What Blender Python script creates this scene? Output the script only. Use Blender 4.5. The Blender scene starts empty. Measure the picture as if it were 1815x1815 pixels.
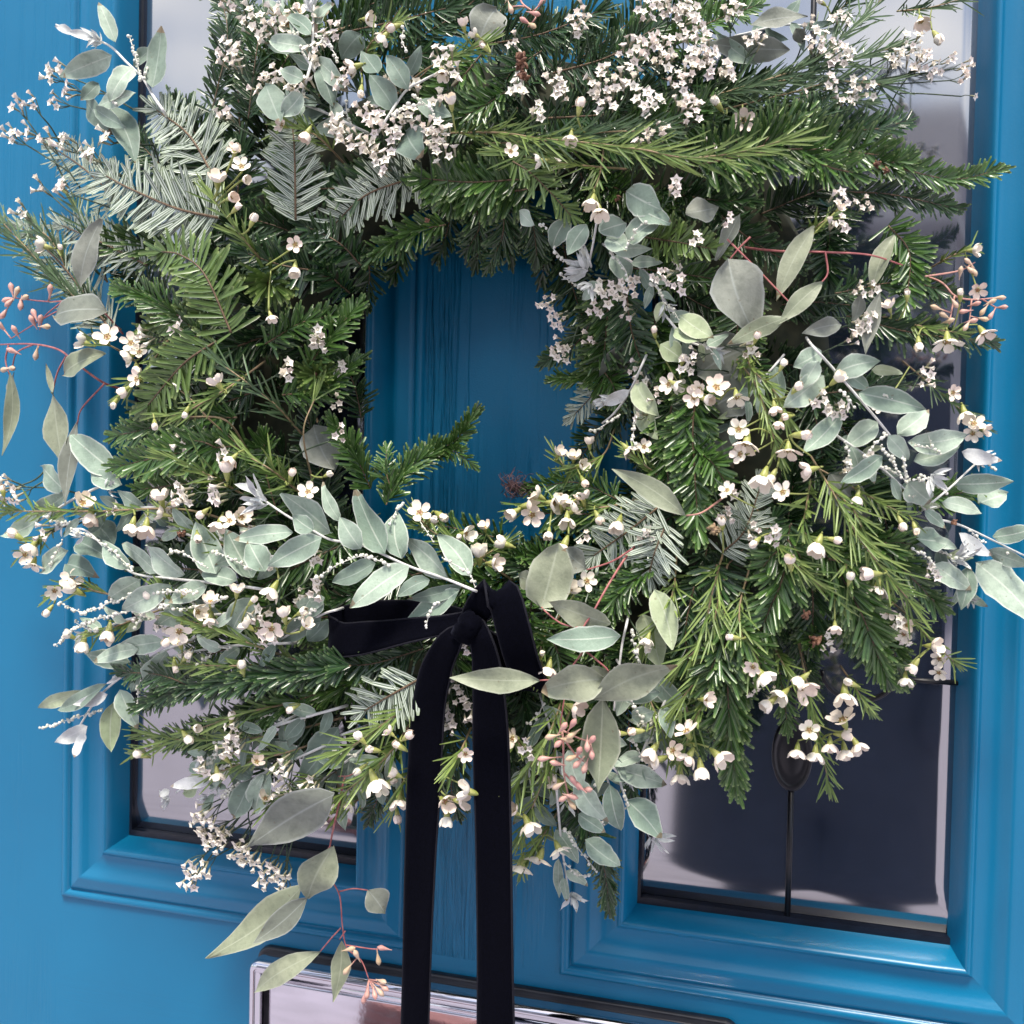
import bpy, math, random
from mathutils import Vector, Matrix, Quaternion, noise

random.seed(7)
R = random.random
U = random.uniform
V = Vector
scene = bpy.context.scene
COL = scene.collection

# ------------------------------------------------------------------ camera
# metres; the glass of the door lies in the plane y = 0, the door faces -y
CAM = V((0.4603, -0.6278, 0.2570))
YAW, PIT, ROL, FPX, SZ = 0.2794, -0.0261, 0.0216, 1815.0, 1815.0
_f = V((-math.sin(YAW) * math.cos(PIT), math.cos(YAW) * math.cos(PIT), math.sin(PIT)))
_r = V((math.cos(YAW), math.sin(YAW), 0))
_u = _r.cross(_f)
_r, _u = math.cos(ROL) * _r + math.sin(ROL) * _u, -math.sin(ROL) * _r + math.cos(ROL) * _u
cam_data = bpy.data.cameras.new('camera')
cam = bpy.data.objects.new('camera', cam_data)
COL.objects.link(cam)
M3 = Matrix((_r, _u, -_f)).transposed()
cam.matrix_world = Matrix.Translation(CAM) @ M3.to_4x4()
cam_data.sensor_width = 36
cam_data.lens = FPX / SZ * 36
cam_data.clip_start = 0.02
cam_data.clip_end = 400
cam_data.dof.use_dof = True
cam_data.dof.focus_distance = 0.56
cam_data.dof.aperture_fstop = 15
scene.camera = cam

# ------------------------------------------------------------------ world
SUN_EL, SUN_AZ = math.radians(64), math.radians(172)     # azimuth measured from +y, clockwise
world = bpy.data.worlds.new('World')
scene.world = world
world.use_nodes = True
nt = world.node_tree
nt.nodes.clear()
N_ = nt.nodes.new
out = N_('ShaderNodeOutputWorld')
bg = N_('ShaderNodeBackground')
sky = N_('ShaderNodeTexSky')
sky.sky_type = 'NISHITA'
sky.sun_disc = False
sky.sun_elevation = SUN_EL
sky.sun_rotation = SUN_AZ
sky.air_density = 1.0
sky.dust_density = 2.0
tc = N_('ShaderNodeTexCoord')
mp = N_('ShaderNodeMapping')
mp.inputs['Scale'].default_value = (1.6, 1.6, 4.5)
ns = N_('ShaderNodeTexNoise')
ns.inputs['Scale'].default_value = 1.7
ns.inputs['Detail'].default_value = 7
ns.inputs['Roughness'].default_value = 0.55
cr = N_('ShaderNodeValToRGB')
cr.color_ramp.elements[0].position = 0.46
cr.color_ramp.elements[1].position = 0.70
mx = N_('ShaderNodeMix')
mx.data_type = 'RGBA'
mx.inputs['B'].default_value = (10.5, 10.2, 9.9, 1)       # bright cloud
L_ = nt.links.new
L_(tc.outputs['Generated'], mp.inputs['Vector'])
L_(mp.outputs['Vector'], ns.inputs['Vector'])
L_(ns.outputs['Fac'], cr.inputs['Fac'])
L_(cr.outputs['Color'], mx.inputs['Factor'])
L_(sky.outputs['Color'], mx.inputs['A'])
L_(mx.outputs['Result'], bg.inputs['Color'])
bg.inputs['Strength'].default_value = 0.068
L_(bg.outputs['Background'], out.inputs['Surface'])

sun_d = bpy.data.lights.new('sun', 'SUN')
sun_d.energy = 1.5
sun_d.angle = math.radians(14)
sun_d.color = (1.0, 0.93, 0.84)
sun = bpy.data.objects.new('sun', sun_d)
COL.objects.link(sun)
sd = V((math.sin(SUN_AZ) * math.cos(SUN_EL), math.cos(SUN_AZ) * math.cos(SUN_EL), math.sin(SUN_EL)))
sun.rotation_euler = sd.to_track_quat('Z', 'Y').to_euler()

scene.view_settings.view_transform = 'Standard'
scene.view_settings.look = 'None'
scene.view_settings.gamma = 1
scene.view_settings.exposure = 1.72
scene.render.resolution_x = scene.render.resolution_y = 1024
scene.cycles.max_bounces = 6
scene.cycles.use_denoising = True

# ------------------------------------------------------------------ helpers
def P(x, y, d=0.0):
    """the point at depth d in front of the glass that the photograph shows at pixel x, y"""
    D = _f + _r * ((x - SZ / 2) / FPX) - _u * ((y - SZ / 2) / FPX)
    return CAM + D * ((-d - CAM.y) / D.y)

def mpp(x, y, d=0.1):
    a = P(x, y, d)
    return 0.5 * ((P(x + 1, y, d) - a).length + (P(x, y + 1, d) - a).length)

def Dp(x, y):
    """how far the front of the wreath stands off the glass at a place on it"""
    r = math.hypot(x - 880, y - 690)
    t = (r - 500) / (430 if r > 500 else 330)
    return 0.052 + 0.06 * max(0.0, 1 - t * t)

class MB:
    def __init__(self):
        self.v, self.f, self.uv, self.rn, self.mi = [], [], [], [], []
    def add(self, verts, faces, uvs=None, rnd=0.5, mi=0):
        o = len(self.v)
        self.v += verts
        self.uv += uvs if uvs else [(0.5, 0.5)] * len(verts)
        self.rn += [rnd] * len(verts) if not isinstance(rnd, list) else rnd
        for f in faces:
            self.f.append(tuple(i + o for i in f))
            self.mi.append(mi)
    def mesh(self, name, mats, org=V((0, 0, 0)), smooth=True):
        me = bpy.data.meshes.new(name)
        me.from_pydata([tuple(V(p) - org) for p in self.v], [], self.f)
        for m in (mats if isinstance(mats, (list, tuple)) else [mats]):
            me.materials.append(m)
        me.polygons.foreach_set('material_index', self.mi)
        if smooth:
            me.polygons.foreach_set('use_smooth', [True] * len(me.polygons))
        n = len(me.loops)
        vi = [0] * n
        me.loops.foreach_get('vertex_index', vi)
        uvl = me.uv_layers.new(name='UVMap')
        flat = []
        for i in vi:
            flat += self.uv[i]
        uvl.data.foreach_set('uv', flat)
        at = me.attributes.new('rnd', 'FLOAT', 'POINT')
        at.data.foreach_set('value', self.rn)
        me.update()
        return me

ORG = {}
def link(name, data, parent=None, org=V((0, 0, 0)), **props):
    o = bpy.data.objects.new(name, data)
    COL.objects.link(o)
    ORG[o.name] = V(org)
    if parent is not None:
        o.parent = parent
        o.location = V(org) - ORG[parent.name]
    else:
        o.location = org
    for k, val in props.items():
        o[k] = val
    return o

def obj(name, mb, mats, parent=None, org=None, smooth=True, **props):
    org = V(org) if org is not None else V(mb.v[0])
    return link(name, mb.mesh(name, mats, org, smooth), parent, org, **props)

def place(name, me, parent, org, rot, sc, **props):
    o = link(name, me, parent, org, **props)
    o.rotation_mode = 'QUATERNION'
    o.rotation_quaternion = rot
    o.scale = (sc, sc, sc)
    return o

def box(mb, x0, x1, y0, y1, z0, z1, mi=0):
    v = [V((x, y, z)) for x in (x0, x1) for y in (y0, y1) for z in (z0, z1)]
    mb.add(v, [(0, 1, 3, 2), (4, 6, 7, 5), (0, 4, 5, 1), (2, 3, 7, 6), (0, 2, 6, 4), (1, 5, 7, 3)], mi=mi)

def spline(p, step):
    """points on a smooth curve through p about step apart"""
    if len(p) == 2:
        p = [p[0], (p[0] + p[1]) / 2, p[1]]
    q = [2 * p[0] - p[1]] + list(p) + [2 * p[-1] - p[-2]]
    o = []
    for i in range(1, len(q) - 2):
        a, b, c, d = q[i - 1:i + 3]
        n = max(1, int((c - b).length / step + 0.5))
        for k in range(n):
            t = k / n
            o.append(0.5 * (2 * b + (c - a) * t + (2 * a - 5 * b + 4 * c - d) * t * t + (3 * b - a - 3 * c + d) * t ** 3))
    o.append(V(p[-1]))
    return o

def tangents(p):
    return [(p[min(i + 1, len(p) - 1)] - p[max(i - 1, 0)]).normalized() for i in range(len(p))]

def tube(mb, p, r0, r1, k=5, rnd=0.5, mi=0, cap=True):
    T = tangents(p)
    n = T[0].orthogonal().normalized()
    vs, uv = [], []
    m = len(p)
    for i in range(m):
        n = (n - T[i] * n.dot(T[i])).normalized()
        b = T[i].cross(n)
        t = i / (m - 1)
        r = r0 + (r1 - r0) * t
        for j in range(k):
            a = 2 * math.pi * j / k
            vs.append(p[i] + (n * math.cos(a) + b * math.sin(a)) * r)
            uv.append((j / k, t))
    fs = [(i * k + j, i * k + (j + 1) % k, (i + 1) * k + (j + 1) % k, (i + 1) * k + j) for i in range(m - 1) for j in range(k)]
    if cap:
        fs += [tuple(range(k - 1, -1, -1)), tuple((m - 1) * k + j for j in range(k))]
    mb.add(vs, fs, uv, rnd, mi)

def ball(mb, c, r, ax=None, ln=1.0, k=6, rings=4, rnd=0.5, mi=0, taper=0.0):
    ax = (ax or V((0, 0, 1))).normalized()
    n = ax.orthogonal().normalized()
    b = ax.cross(n)
    vs, uv = [c - ax * r * ln], [(0.5, 0)]
    for i in range(1, rings):
        th = math.pi * i / rings
        h = -math.cos(th)
        rr = math.sin(th) * r * (1 + taper * h)
        for j in range(k):
            a = 2 * math.pi * (j + 0.5 * (i % 2)) / k
            vs.append(c + ax * h * r * ln + (n * math.cos(a) + b * math.sin(a)) * rr)
            uv.append((j / k, i / rings))
    vs.append(c + ax * r * ln)
    uv.append((0.5, 1))
    fs = [(0, 1 + (j + 1) % k, 1 + j) for j in range(k)]
    for i in range(rings - 2):
        s = 1 + i * k
        fs += [(s + j, s + (j + 1) % k, s + k + (j + 1) % k, s + k + j) for j in range(k)]
    s = 1 + (rings - 2) * k
    fs += [(s + j, s + (j + 1) % k, len(vs) - 1) for j in range(k)]
    mb.add(vs, fs, uv, rnd, mi)

# ------------------------------------------------------------------ materials
def material(name):
    m = bpy.data.materials.new(name)
    m.use_nodes = True
    t = m.node_tree
    b = t.nodes['Principled BSDF']
    return m, t, b

def node(t, kind, **kw):
    n = t.nodes.new(kind)
    for k, val in kw.items():
        if k in n.inputs:
            n.inputs[k].default_value = val
        else:
            setattr(n, k, val)
    return n

def ramp(t, fac, stops):
    r = t.nodes.new('ShaderNodeValToRGB')
    e = r.color_ramp.elements
    while len(e) < len(stops):
        e.new(0.5)
    for i, (p, c) in enumerate(stops):
        e[i].position = p
        e[i].color = (*c, 1)
    if fac is not None:
        t.links.new(fac, r.inputs['Fac'])
    return r.outputs['Color']

def mixc(t, fac, a, b, blend='MIX'):
    m = t.nodes.new('ShaderNodeMix')
    m.data_type = 'RGBA'
    m.blend_type = blend
    for s, val in (('Factor', fac), ('A', a), ('B', b)):
        if hasattr(val, 'links') or isinstance(val, bpy.types.NodeSocket):
            t.links.new(val, m.inputs[s])
        else:
            m.inputs[s].default_value = val if s == 'Factor' else (*val, 1)
    return m.outputs['Result']

def math_(t, op, a, b=0.0, c=0.0):
    n = t.nodes.new('ShaderNodeMath')
    n.operation = op
    for i, val in enumerate((a, b, c)):
        if isinstance(val, bpy.types.NodeSocket):
            t.links.new(val, n.inputs[i])
        else:
            n.inputs[i].default_value = val
    return n.outputs[0]

def uv_of(t):
    u = t.nodes.new('ShaderNodeUVMap')
    u.uv_map = 'UVMap'
    s = t.nodes.new('ShaderNodeSeparateXYZ')
    t.links.new(u.outputs['UV'], s.inputs[0])
    return s.outputs['X'], s.outputs['Y']

def rnd_of(t):
    a = t.nodes.new('ShaderNodeAttribute')
    a.attribute_name = 'rnd'
    return a.outputs['Fac']

def noise_of(t, scale, detail=3, vec=None, rough=0.5):
    n = node(t, 'ShaderNodeTexNoise', Scale=scale, Detail=detail, Roughness=rough)
    if vec is None:
        g = t.nodes.new('ShaderNodeNewGeometry')
        vec = g.outputs['Position']
    t.links.new(vec, n.inputs['Vector'])
    return n.outputs['Fac']

def scaled_pos(t, s):
    g = t.nodes.new('ShaderNodeNewGeometry')
    m = t.nodes.new('ShaderNodeMapping')
    m.inputs['Scale'].default_value = s
    t.links.new(g.outputs['Position'], m.inputs['Vector'])
    return m.outputs['Vector']

def bump(t, b, h, strength, dist):
    n = node(t, 'ShaderNodeBump', Strength=strength, Distance=dist)
    t.links.new(h, n.inputs['Height'])
    t.links.new(n.outputs['Normal'], b.inputs['Normal'])

def setc(t, b, col):
    t.links.new(col, b.inputs['Base Color'])

def plain(name, c, rough=0.5, metal=0.0, vary=0.0, scale=120, spec=0.5):
    m, t, b = material(name)
    n = noise_of(t, scale, 4)
    lo = tuple(x * (1 - vary) for x in c)
    hi = tuple(min(1, x * (1 + vary)) for x in c)
    setc(t, b, ramp(t, n, [(0.3, lo), (0.7, hi)]))
    b.inputs['Roughness'].default_value = rough
    b.inputs['Metallic'].default_value = metal
    b.inputs['Specular IOR Level'].default_value = spec
    return m

def needle_mat(name, lo, hi, tip, stripe=None, rough=0.38):
    m, t, b = material(name)
    u, v = uv_of(t)
    r = rnd_of(t)
    c = ramp(t, r, [(0.0, lo), (1.0, hi)])
    # paler groove on the midrib, paler blunt tip
    au = math_(t, 'ABSOLUTE', math_(t, 'SUBTRACT', u, 0.5))
    if stripe:
        band = math_(t, 'SUBTRACT', 1.0, math_(t, 'MULTIPLY', math_(t, 'ABSOLUTE', math_(t, 'SUBTRACT', au, 0.24)), 5.5))
        band = math_(t, 'MAXIMUM', band, 0.0)
        band = math_(t, 'MINIMUM', math_(t, 'MULTIPLY', band, 1.6), 1.0)
        c = mixc(t, band, c, stripe)
    else:
        mid = math_(t, 'MAXIMUM', math_(t, 'SUBTRACT', 1.0, math_(t, 'MULTIPLY', au, 9.0)), 0.0)
        c = mixc(t, math_(t, 'MULTIPLY', mid, 0.35), c, tip)
    tp = math_(t, 'MAXIMUM', math_(t, 'MULTIPLY', math_(t, 'SUBTRACT', v, 0.86), 5.5), 0.0)
    c = mixc(t, math_(t, 'MINIMUM', math_(t, 'MULTIPLY', tp, 0.8), 0.75), c, tip)
    setc(t, b, c)
    b.inputs['Roughness'].default_value = rough
    b.inputs['Subsurface Weight'].default_value = 0.0
    return m

M = {}
M['fir_dark'] = needle_mat('fir needles dark', (.006, .021, .008), (.034, .088, .025), (.19, .28, .11), rough=.27)
M['fir_green'] = needle_mat('fir needles green', (.012, .042, .009), (.074, .168, .030), (.30, .41, .14), rough=.27)
M['fir_olive'] = needle_mat('fir needles olive', (.038, .080, .014), (.135, .220, .055), (.38, .47, .17), rough=.33)
M['fir_silver'] = needle_mat('fir needles underside', (.06, .105, .050), (.14, .195, .105), (.30, .37, .20), stripe=(.56, .62, .53), rough=.45)
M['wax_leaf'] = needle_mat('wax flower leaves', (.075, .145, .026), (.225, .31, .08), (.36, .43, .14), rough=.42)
M['wax_leaf_dark'] = needle_mat('wax flower leaves grey green', (.035, .078, .032), (.105, .18, .075), (.22, .27, .11), rough=.42)  # leaves of a darker grey-green than the yellow-green ones

def leaf_mat(name, lo, hi, edge, vein, rough=.6, fine=900):
    m, t, b = material(name)
    u, v = uv_of(t)
    r = rnd_of(t)
    c = ramp(t, r, [(0.0, lo), (1.0, hi)])
    n = noise_of(t, 160, 5, rough=.65)
    c = mixc(t, math_(t, 'MINIMUM', math_(t, 'MAXIMUM', math_(t, 'MULTIPLY', math_(t, 'SUBTRACT', n, 0.42), 2.2), 0.0), .75), c, tuple(x * .66 for x in lo))
    au = math_(t, 'ABSOLUTE', math_(t, 'SUBTRACT', u, 0.5))
    # side veins run forward from the midrib
    w = math_(t, 'SINE', math_(t, 'MULTIPLY', math_(t, 'SUBTRACT', v, math_(t, 'MULTIPLY', au, 0.55)), 52.0))
    w = math_(t, 'MULTIPLY', math_(t, 'MAXIMUM', math_(t, 'SUBTRACT', w, 0.80), 0.0), .30)
    c = mixc(t, w, c, vein)
    mid = math_(t, 'MAXIMUM', math_(t, 'SUBTRACT', 1.0, math_(t, 'MULTIPLY', au, 26.0)), 0.0)
    c = mixc(t, math_(t, 'MULTIPLY', mid, 0.7), c, vein)
    ed = math_(t, 'MAXIMUM', math_(t, 'MULTIPLY', math_(t, 'SUBTRACT', au, 0.43), 11.0), 0.0)
    c = mixc(t, math_(t, 'MINIMUM', ed, 0.75), c, edge)
    br = math_(t, 'MULTIPLY', math_(t, 'GREATER_THAN', v, .90), math_(t, 'GREATER_THAN', noise_of(t, 42, 2), .56))
    c = mixc(t, math_(t, 'MULTIPLY', br, .7), c, (.20, .12, .06))
    c = mixc(t, math_(t, 'MULTIPLY', math_(t, 'GREATER_THAN', noise_of(t, 520, 1), .74), .5), c, (.16, .13, .08))
    setc(t, b, c)
    b.inputs['Roughness'].default_value = rough
    b.inputs['Specular IOR Level'].default_value = .35
    bump(t, b, noise_of(t, fine, 3), .25, .0006)
    return m

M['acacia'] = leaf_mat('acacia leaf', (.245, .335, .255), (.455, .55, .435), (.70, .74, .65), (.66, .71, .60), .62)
M['acacia_dark'] = leaf_mat('acacia leaf dark grey', (.145, .205, .16), (.235, .305, .24), (.36, .42, .36), (.36, .42, .36), .62)  # darker, greyer leaf colour than the plain acacia leaf
M['acacia_lime'] = leaf_mat('young acacia leaf', (.34, .42, .24), (.46, .52, .33), (.58, .62, .46), (.56, .60, .46), .6)
M['acacia_white'] = leaf_mat('downy white acacia tip leaf', (.60, .63, .60), (.76, .77, .74), (.8, .8, .78), (.78, .78, .75), .75)
M['euc'] = leaf_mat('eucalyptus leaf', (.22, .255, .165), (.33, .355, .245), (.42, .44, .34), (.40, .43, .32), .5)
M['euc_grey'] = leaf_mat('eucalyptus leaf grey side', (.18, .20, .16), (.28, .295, .245), (.38, .40, .37), (.35, .38, .34), .55)
M['petal'] = None

def stem_mat(name, a, bcol, rough=.6, scale=300):
    m, t, b = material(name)
    n = noise_of(t, scale, 4)
    setc(t, b, ramp(t, n, [(.35, a), (.65, bcol)]))
    b.inputs['Roughness'].default_value = rough
    return m
M['fir_bark'] = stem_mat('fir twig bark', (.09, .055, .03), (.19, .125, .07))
M['wax_bark'] = stem_mat('wax flower twig', (.24, .20, .09), (.36, .24, .15))
M['wax_green'] = stem_mat('wax flower green stalk', (.22, .26, .06), (.32, .35, .11))
M['lim_stem'] = stem_mat('statice stalk', (.035, .06, .035), (.075, .11, .06))
M['red_stem'] = stem_mat('eucalyptus red twig', (.30, .08, .085), (.46, .17, .15), .5)
M['pink_stem'] = stem_mat('eucalyptus pink twig', (.48, .22, .19), (.58, .32, .25), .5)
M['white_stem'] = stem_mat('downy white twig', (.62, .62, .57), (.78, .77, .73), .8)
M['brown'] = stem_mat('dry brown bract', (.10, .04, .025), (.26, .13, .075), .7)
M['bud_pink'] = stem_mat('eucalyptus bud pink', (.55, .27, .24), (.66, .40, .32), .5, 120)
M['bud_tan'] = stem_mat('eucalyptus bud tan', (.55, .40, .24), (.66, .48, .36), .5, 120)
M['bead'] = stem_mat('acacia flower bud', (.62, .62, .50), (.82, .81, .74), .8)
M['moss'] = stem_mat('moss', (.018, .024, .012), (.05, .05, .025), .9, 90)
M['fibre'] = stem_mat('dry moss fibre', (.07, .035, .04), (.16, .09, .09), .8)

def petal_mat(name, a, bcol, rough=.55):
    m, t, b = material(name)
    u, v = uv_of(t)
    oi = t.nodes.new('ShaderNodeObjectInfo')
    base = ramp(t, oi.outputs['Random'], [(0.0, a), (0.55, tuple((x + y) / 2 for x, y in zip(a, bcol))), (1.0, bcol)])
    c = mixc(t, math_(t, 'MAXIMUM', math_(t, 'MULTIPLY', math_(t, 'SUBTRACT', 0.32, v), 2.4), 0.0), base, (.70, .66, .44))
    n = noise_of(t, 700, 3)
    c = mixc(t, math_(t, 'MULTIPLY', math_(t, 'SUBTRACT', n, .5), .6), c, (.70, .48, .42))
    setc(t, b, c)
    b.inputs['Roughness'].default_value = rough
    b.inputs['Specular IOR Level'].default_value = .3
    b.inputs['Transmission Weight'].default_value = 0.0
    return m
M['petal'] = petal_mat('wax flower petal', (.94, .89, .75), (.92, .78, .66))
M['floret'] = petal_mat('statice floret', (.93, .89, .77), (.90, .82, .76))
M['cup'] = stem_mat('wax flower cup', (.26, .30, .06), (.42, .42, .14), .45)
M['disc'] = stem_mat('wax flower disc', (.45, .36, .12), (.30, .12, .07), .5, 900)
M['calyx'] = stem_mat('statice calyx', (.25, .26, .15), (.42, .37, .25), .6, 500)

def speck(t, col, scale, size, c):
    """a few pale specks of dust and fallen petal"""
    g = t.nodes.new('ShaderNodeNewGeometry')
    vo = node(t, 'ShaderNodeTexVoronoi', Scale=scale)
    t.links.new(g.outputs['Position'], vo.inputs['Vector'])
    s = t.nodes.new('ShaderNodeSeparateXYZ')
    t.links.new(vo.outputs['Color'], s.inputs[0])
    near = math_(t, 'LESS_THAN', vo.outputs['Distance'], math_(t, 'MULTIPLY', s.outputs['Y'], size))
    few = math_(t, 'GREATER_THAN', s.outputs['X'], .86)
    return mixc(t, math_(t, 'MULTIPLY', math_(t, 'MULTIPLY', near, few), .8), col, c)

# door paint with an embossed wood grain
def paint(name, grain):
    m, t, b = material(name)
    sc_ = {'v': (75, 75, 2.6), 's': (150, 150, 5.5), 'h': (5.5, 150, 150), 'n': (40, 40, 40)}[grain]
    pos = scaled_pos(t, sc_)
    n1 = noise_of(t, 1.0, 5, pos, .6)
    lo = {'v': (14, 14, 2.2), 's': (14, 14, 2.2), 'h': (2.2, 14, 14), 'n': (8, 8, 8)}[grain]
    n2 = noise_of(t, 1.0, 3, scaled_pos(t, lo))
    wear = noise_of(t, 9, 4)
    pc = ramp(t, wear, [(.3, (.0003, .136, .270)), (.7, (.0009, .157, .305))])
    setc(t, b, speck(t, pc, 55, .030, (.55, .62, .66)))
    rr_ = node(t, 'ShaderNodeMapRange')
    rr_.inputs['To Min'].default_value = .26
    rr_.inputs['To Max'].default_value = .46
    t.links.new(noise_of(t, 22, 6), rr_.inputs['Value'])
    t.links.new(rr_.outputs['Result'], b.inputs['Roughness'])
    b.inputs['Specular IOR Level'].default_value = .42
    b.inputs['Coat Weight'].default_value = .08
    b.inputs['Coat Roughness'].default_value = .12
    if grain == 'n':
        bump(t, b, math_(t, 'ADD', noise_of(t, 600, 2), math_(t, 'MULTIPLY', n1, .6)), .12, .0006)
    else:
        crack = math_(t, 'MINIMUM', math_(t, 'MULTIPLY', math_(t, 'ABSOLUTE', math_(t, 'SUBTRACT', n1, .5)), 16.0), 1.0)
        patch = math_(t, 'MINIMUM', math_(t, 'MAXIMUM', math_(t, 'MULTIPLY', math_(t, 'SUBTRACT', n2, .44), 6.0), 0.0), 1.0)
        h = math_(t, 'ADD', math_(t, 'MULTIPLY', math_(t, 'SUBTRACT', crack, 1.0), patch), math_(t, 'MULTIPLY', noise_of(t, 900, 2), .12))
        bump(t, b, h, {'v': 1.0, 'h': .10, 's': .2}[grain], .0016)
    return m
M['paint_v'] = paint('blue door paint, upright grain', 'v')
M['paint_s'] = paint('blue door paint, faint upright grain', 's')
M['paint_h'] = paint('blue door paint, level grain', 'h')
M['paint_m'] = paint('blue door paint, moulding', 'n')

m, t, b = material('dark window glass')
b.inputs['Base Color'].default_value = (.012, .017, .034, 1)
b.inputs['Roughness'].default_value = .07
b.inputs['IOR'].default_value = 4.0
bump(t, b, noise_of(t, 9, 2), .012, .0005)
M['glass'] = m
M['lead'] = plain('black leading', (.008, .008, .010), .35, 0, .3)
M['rubber'] = plain('black gasket', (.006, .009, .018), .3, 0, .3)
m, t, b = material('polished chrome')
b.inputs['Base Color'].default_value = (.60, .585, .62, 1)
b.inputs['Metallic'].default_value = 1
b.inputs['Roughness'].default_value = .06
bump(t, b, noise_of(t, 260, 3), .03, .0005)
M['chrome'] = m
M['chrome_dark'] = plain('letter plate black seal', (.012, .013, .018), .3, 0, .3)
m, t, b = material('black velvet')
setc(t, b, speck(t, ramp(t, noise_of(t, 1500, 3), [(.3, (.0008, .0009, .0022)), (.7, (.0022, .0024, .006))]), 90, .05, (.4, .4, .42)))
b.inputs['Roughness'].default_value = .95
b.inputs['Specular IOR Level'].default_value = .05
b.inputs['Sheen Weight'].default_value = .05
b.inputs['Sheen Roughness'].default_value = .35
b.inputs['Sheen Tint'].default_value = (.35, .38, .6, 1)
bump(t, b, noise_of(t, 2500, 2), .4, .0004)
M['velvet'] = m
M['velvet_edge'] = plain('velvet selvedge', (.008, .008, .013), .8, 0, .3, 900, .2)

# ------------------------------------------------------------------ setting
PAV = plain('pale paving', (.40, .37, .43), .8, 0, .15, 6)
GZ = -1.0
mb = MB()
mb.add([V((-60, -80, GZ)), V((60, -80, GZ)), V((60, 3, GZ)), V((-60, 3, GZ))], [(0, 1, 2, 3)])
obj('ground', mb, PAV, org=(0, 0, GZ), kind='structure', label='pale grey paving in front of the blue door')

# ------------------------------------------------------------------ door
WG, CC = 0.18, 0.1865                                   # glass width, gap between the two panes
GT = 0.80                                               # top of the glass
SLAB = -0.0155
RO = 0.0450
door = link('front_door', None, None, (0.273, 0.03, GZ), category='door', kind='thing',
            label='bright blue panelled front door with two tall dark glass panes behind the wreath')
PANES = [(0.0, WG), (WG + CC, 2 * WG + CC)]

def flat(mb, x0, x1, z0, z1, y, mi):
    nx, nz = max(1, int((x1 - x0) / .2)), max(1, int((z1 - z0) / .2))
    vs = [V((x0 + (x1 - x0) * i / nx, y, z0 + (z1 - z0) * k / nz)) for k in range(nz + 1) for i in range(nx + 1)]
    fs = [(k * (nx + 1) + i, k * (nx + 1) + i + 1, (k + 1) * (nx + 1) + i + 1, (k + 1) * (nx + 1) + i) for k in range(nz) for i in range(nx)]
    mb.add(vs, fs, mi=mi)

mb = MB()
XL, XR, ZB, ZT = -0.185, 0.735, GZ + .015, 1.02
xa = [XL, -RO, WG + RO, WG + CC - RO, 2 * WG + CC + RO, XR]
zb, zt = -RO, GT + RO
flat(mb, xa[0], xa[1], ZB, ZT, SLAB, 0)
flat(mb, xa[4], xa[5], ZB, ZT, SLAB, 0)
flat(mb, xa[2], xa[3], zb, zt, SLAB, 2)
flat(mb, xa[1], xa[4], ZB, zb, SLAB, 1)
flat(mb, xa[1], xa[4], zt, ZT, SLAB, 1)
# edges and back
mb.add([V((XL, SLAB, ZB)), V((XR, SLAB, ZB)), V((XR, SLAB, ZT)), V((XL, SLAB, ZT)), V((XL, .03, ZB)), V((XR, .03, ZB)), V((XR, .03, ZT)), V((XL, .03, ZT))],
       [(0, 4, 5, 1), (1, 5, 6, 2), (2, 6, 7, 3), (3, 7, 4, 0), (4, 7, 6, 5)], mi=0)
obj('door_slab', mb, [M['paint_s'], M['paint_h'], M['paint_v']], door, org=(0.273, 0, GZ), smooth=False)

# moulding profile: distance from the glass edge, height in front of the glass
PROF = [(-.0015, -.002), (0, .0030), (.0006, .0050), (.0016, .0092), (.0034, .0150), (.0050, .0188), (.0062, .0205), (.0074, .0208), (.0084, .0198), (.0090, .0183),
        (.0105, .0174), (.0145, .0164), (.0190, .0166), (.0225, .0178), (.0250, .0195), (.0266, .0203), (.0284, .0203), (.0300, .0196), (.0345, .0184), (.0366, .0178),
        (.0374, .0160), (.0384, .0158), (.0390, .0176), (.0404, .0188), (.0422, .0189), (.0438, .0180), (.0450, .0155)]
def moulding(x0, x1, z0, z1):
    mb = MB()
    n = len(PROF)
    for (a, b_) in (((x0, z0, -1, -1), (x1, z0, 1, -1)), ((x1, z0, 1, -1), (x1, z1, 1, 1)), ((x1, z1, 1, 1), (x0, z1, -1, 1)), ((x0, z1, -1, 1), (x0, z0, -1, -1))):
        vs, fs = [], []
        S = 12
        for s in range(S + 1):
            t_ = s / S
            for (r, h) in PROF:
                pa = V((a[0] + a[2] * r, -h, a[1] + a[3] * r))
                pb = V((b_[0] + b_[2] * r, -h, b_[1] + b_[3] * r))
                vs.append(pa.lerp(pb, t_))
        for s in range(S):
            for i in range(n - 1):
                fs.append((s * n + i, s * n + i + 1, (s + 1) * n + i + 1, (s + 1) * n + i))
        mb.add(vs, fs)
    return mb

def pane(x0, x1, z0, z1):
    """glass with a soft bevel along its border"""
    DEP = .0058
    def cuts(a, b_, B):
        c = [B * (i / 8) for i in range(9)]
        return [a + q for q in c] + [a + B + (b_ - a - 2 * B) * i / 6 for i in range(1, 6)] + [b_ - q for q in reversed(c)]
    BX, BZ = .011, .036
    xs, zs = cuts(x0, x1, BX), cuts(z0, z1, BZ)
    def prof(q, B):
        s = max(0.0, 1 - q / B)
        return DEP * (B / BZ) * s * s
    vs = [V((x, max(prof(x - x0, BX), prof(x1 - x, BX), prof(z - z0, BZ), prof(z1 - z, BZ)), z)) for z in zs for x in xs]
    n = len(xs)
    fs = [(k * n + i, k * n + i + 1, (k + 1) * n + i + 1, (k + 1) * n + i) for k in range(len(zs) - 1) for i in range(n - 1)]
    mb = MB()
    mb.add(vs, fs)
    return mb

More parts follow.
